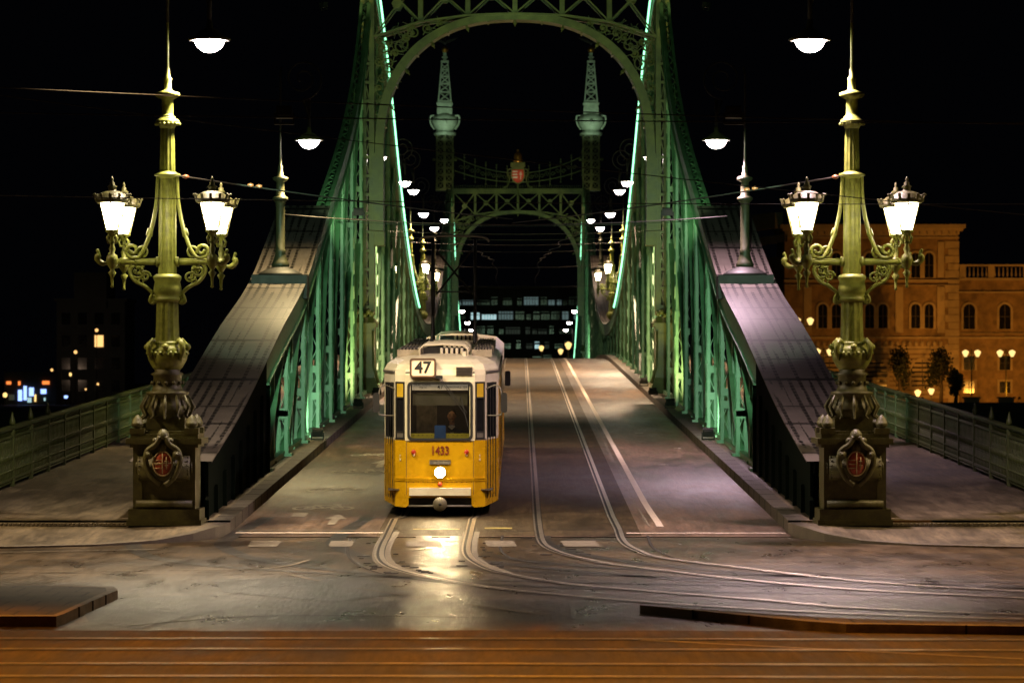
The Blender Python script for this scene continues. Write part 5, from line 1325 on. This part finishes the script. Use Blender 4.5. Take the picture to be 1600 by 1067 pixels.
while kk < x1-1.8: mb.sphere((kk, PD-.1, Zp(537)), .3, 6, (1, .5, 1.3)); kk += .8
pb_(mb, 'frieze', 'facade_trim')
mb = MB(); mb.frustum((x0+x1)/2, PD+7, Zp(351), Zp(346), (x1-x0)/2, 7, (x1-x0)/2-3, 4); pb_(mb, 'roof', 'roof_dark')
for i, (xx, e) in enumerate(((38, 1400), (50, 4400), (62, 9000))):
    floodlight((xx, 428, 0.0), (xx+1, PD, 9), e, SOD, ['floodlight on the far quay before the palace, nearest the bridge', 'middle floodlight on the far quay before the palace', 'floodlight on the far quay before the palace wing'][i], 95, 'flood_warm', 'quay floodlights')
# twin globe street lamps on the far quay
def quay_lamp(x, y, d, label, n_=2, h=None):
    X, Z = (x-813)*d/5400+.2, 2.87+(585-y)*d/5400
    c = empty('street_lamp', (X, d, -1), 0, label, 'street lamp', 'globe lamps on the far quay'); H = Z+1
    mb = MB(); mb.lathe([(.25, 0), (.15, .5), (.08, .8), (.06, H+.6)], n=8)
    if n_ == 2: mb.tube([(-1.0, 0, H-.35), (-.5, 0, H-.5), (.5, 0, H-.5), (1.0, 0, H-.35)], .05, 6)
    mb.build('pole', 'lamp_paint_unlit', c)
    for sx in ((-.75, .75) if n_ == 2 else (0,)):
        mb = MB(); mb.lathe([(.15, -.35), (.38, .1), (.42, .3), (.1, .5)], sx, 0, H, 10); mb.build('globe', 'lit_bulb', c)
quay_lamp(1256, 503, 400, 'twin globe lamp on the far quay beside the mauve chord, higher one')
quay_lamp(1287, 551, 420, 'twin globe lamp on the far quay just left of the right lamp post column')
quay_lamp(1518, 553, 430, 'twin globe lamp before the palace wing, left of two')
quay_lamp(1572, 553, 430, 'twin globe lamp before the palace wing, right of two')
quay_lamp(1434, 615, 435, 'low single globe glowing at the palace foot between two trees', 1)
quay_lamp(1455, 612, 438, 'second low single globe glowing at the palace foot beside the dark tree', 1)
# trees before the palace
def tree(x, yb, yt, wd, d, label, seed):
    rs = random.Random(seed); X = (x-813)*d/5400+.2; H = 2.87+(585-yt)*d/5400+1; Wd = wd*d/5400/2
    t = empty('tree', (X, d, -1), 0, label, 'tree', 'trees on the far quay')
    mb = MB(); mb.tube([(0,0,0), (.1,0,H*.3), (0,0,H*.8)], [.28, .2, .06], 8)
    for k in range(7):
        an = rs.random()*6.28; z = H*(.3+.07*k); mb.tube([(0,0,z), (Wd*.5*math.cos(an), Wd*.5*math.sin(an), z+1.2)], [.08, .03], 5)
    mb.build('trunk', 'bark', t)
    mb = MB()
    for k in range(1500):
        cl = k % 14; cr_ = random.Random(seed*50+cl); an = cr_.random()*6.28; rr = Wd*.62*cr_.random()**.5; zc = H*(.34+.56*cr_.random())
        rr *= 1.15-.6*(zc/H)
        c = Vector((rr*math.cos(an), rr*math.sin(an), zc))+Vector((rs.gauss(0,1)*Wd*.24, rs.gauss(0,1)*Wd*.24, rs.gauss(0,1)*H*.065))
        u = Vector((rs.gauss(0,1), rs.gauss(0,1), rs.gauss(0,1))).normalized()*.2; v = u.orthogonal().normalized()*.16
        mb.add([c-u, c-v, c+u, c+v], [(0,1,2,3)])
    mb.build('crown', 'leaf', t)
tree(1470, 625, 545, 48, 436, 'dark tall tree standing before the palace quoins', 5)
tree(1405, 625, 540, 42, 437, 'thinner dark tree before the palace arches', 9)
tree(1493, 625, 578, 30, 432, 'small round tree right of the tall dark tree', 12)
tree(1340, 625, 575, 40, 440, 'low dark tree behind the right lamp post column', 15)
for i, xx in enumerate((1518, 1572)):
    mb = MB(); X = (xx-813)*428/5400+.2; mb.box(-.9, .9, -.5, .5, 0, .9); mb.box(-1.1, 1.1, -.6, .6, .9, 1.1); tag(mb.build('planter', 'facade_trim', None, (X, 428, -1)), ['stone plinth under the left twin lamp by the palace', 'stone plinth under the right twin lamp by the palace'][i], 'plinth')
# quay parapet
mb = MB(); mb.box(12, 130, 380, 380.4, -1.01, -.2); tag(mb.build('quay_parapet', 'facade_dark'), 'low dark parapet wall along the far quay at right', 'wall')
# central office building beyond the arch, with lit windows
OD = 560.0
off = empty('office_building', (0, OD, -1), 0, 'dark office building with rows of pale lit windows seen through the far arch', 'building')
mb = MB(); mb.box(-24, 24, 0, 12, 0, 17.5); mb.box(-24.4, 24.4, -.3, 12, 17.5, 18.2); mb.build('wall', 'facade_dark', off)
rs = random.Random(21)
for fl_ in range(7):
    z = 1.0+fl_*2.35; x = -22.0
    while x < 20:
        wd = rs.choice((.7, 1.0, 1.4, 2.3)); hh = rs.choice((.8, 1.1, 1.3))
        run = math.sin(x*.45+fl_*2.1)+math.sin(x*1.3+fl_)*.5
        m = 'window_dark'
        if -11.5 < x < 14 and fl_ > 0:
            if run > .55: m = rs.choice(('lit_cool', 'lit_mid', 'lit_mid', 'lit_dim'))
            elif run > -.1: m = rs.choice(('lit_dim', 'window_dark', 'lit_dim'))
            if fl_ in (1, 2) and rs.random() < .6: m = 'window_dark'
        mb = MB(); mb.box(x, x+wd, -.06, -.02, z, z+hh); f = mb.build('window', m, off)
        mb = MB()
        for q in range(1, max(2, int(wd/.45))): mb.bar((x+q*.45, -.1, z), (x+q*.45, -.1, z+hh), .07)
        mb.box(x, x+wd, -.14, -.07, z+hh*rs.uniform(.55, .75), z+hh*rs.uniform(.76, .95)); mb.box(x-.1, x+wd+.1, -.14, -.01, z-.12, z+.01); mb.build('frame', 'facade_dark', f)
        x += wd+rs.choice((.25, .4, .9))
for i, (x, y) in enumerate(((862, 508), (852, 525))): pass
quay_lamp(888, 541, 400, 'warm single lantern glowing at the right foot of the far portal', 1)
quay_lamp(876, 470+80, 520, 'small warm lamp low in front of the office building', 1)
quay_lamp(846, 545, 530, 'tiny warm lamp at the centre of the far roadway', 1)
# left bank: dim apartment block, lamps, neon
AD = 480.0
apt = empty('apartment_building', ((130-813)*AD/5400, AD, -1), 0, 'very dim apartment block on the left bank with one lit window', 'building')
mb = MB(); mb.box(-3.5, 6, 0, 12, 0, 14); mb.box(-1, 3.5, -.6, 10, 13, 18); mb.box(-3.8, 6.3, -.4, 12, 14, 14.4); mb.build('wall', 'facade_dark', apt)
for fl_ in range(4):
    for k in range(4):
        m = 'lit_warm' if (fl_, k) == (2, 2) else ('window_dark')
        mb = MB(); mb.box(-2.8+k*2.3, -1.6+k*2.3, -.7 if False else -.06, -.02, 1.5+fl_*3.1, 3.1+fl_*3.1); mb.build('window', m, apt)
light('SPOT', ((130-813)*AD/5400-4, AD-25, 3), ((130-813)*AD/5400, AD, 9), 500, (.9, .6, .4), .5, 70, 1, 'street_glow')
def blob(x, y, d, m, w_, h_, label, name='distant_light', cat='lamp'):
    X, Z = (x-813)*d/5400+.2, 2.87+(585-y)*d/5400
    c = empty(name, (X, d, -1), 0, label, cat, 'small lights on the left bank'); 
    mb = MB(); mb.lathe([(w_/2*.5, -h_/2), (w_/2, -h_/4), (w_/2, h_/4), (w_/2*.4, h_/2)], 0, 0, Z+1, 8); mb.build('lamp_head', m, c)
    mb = MB(); mb.tube([(0, .1, 0), (0, .1, Z+1+h_/2+.1)], .05, 5); mb.build('pole', 'dark_iron', c)
for a in ((151, 516, 470, 'lit_warm', .45, .45, 'small orange street lamp high beside the dim apartment block'),
          (118, 550, 465, 'lit_warm', .45, .45, 'orange street lamp on a pole left of the apartment block'),
          (81, 578, 450, 'lit_warm', .35, .35, 'small amber lamp above the neon storefronts'),
          (110, 585, 450, 'lit_bulb', .35, .45, 'yellow lamp right of the neon storefronts'),
          (8, 617, 440, 'lit_bulb', .55, .6, 'bright yellow globe lamp at the far left bank'),
          (153, 600, 452, 'lit_warm', .3, .3, 'tiny orange lamp low by the left lamp post'),
          (103, 620, 441, 'neon_blue', .5, .4, 'pale violet lamp right of the blue storefront'),
          (134, 608, 450, 'lit_warm', .25, .25, 'faint amber lamp between the blue storefront and the left lamp post')): blob(*a)
# storefronts
sf = empty('storefront', ((45-813)*442/5400+.2, 442, -1), 0, 'blue and orange neon lit storefronts on the left bank', 'shop')
mb = MB(); mb.box(-3.2, 3.4, .3, 6, 0, 4.2); mb.build('wall', 'facade_dark', sf)
for (a, b_, c, d_, m) in ((-1.4,-.9,.5,1.9,'neon_blue'), (-.7,-.3,.6,2.4,'neon_blue'), (0,.6,1.1,2.2,'neon_blue'), (.7,.9,.4,1.3,'lit_bulb'), (-.2,.3,.3,.9,'lit_cool'), (-2.9,-2.3,2.6,3.0,'neon_orange'), (-1.4,-1.1,2.5,3.0,'neon_orange'), (1.7,2.6,2.6,3.05,'neon_orange'), (1.5,2.2,1.4,2.0,'neon_blue'), (1.9,2.1,.5,.9,'lit_cool'), (-2.6,-1.9,.6,1.3,'lit_dim')):
    mb = MB(); mb.box(a, b_, .15, .29, c, d_); mb.build('lit_panel', m, sf)
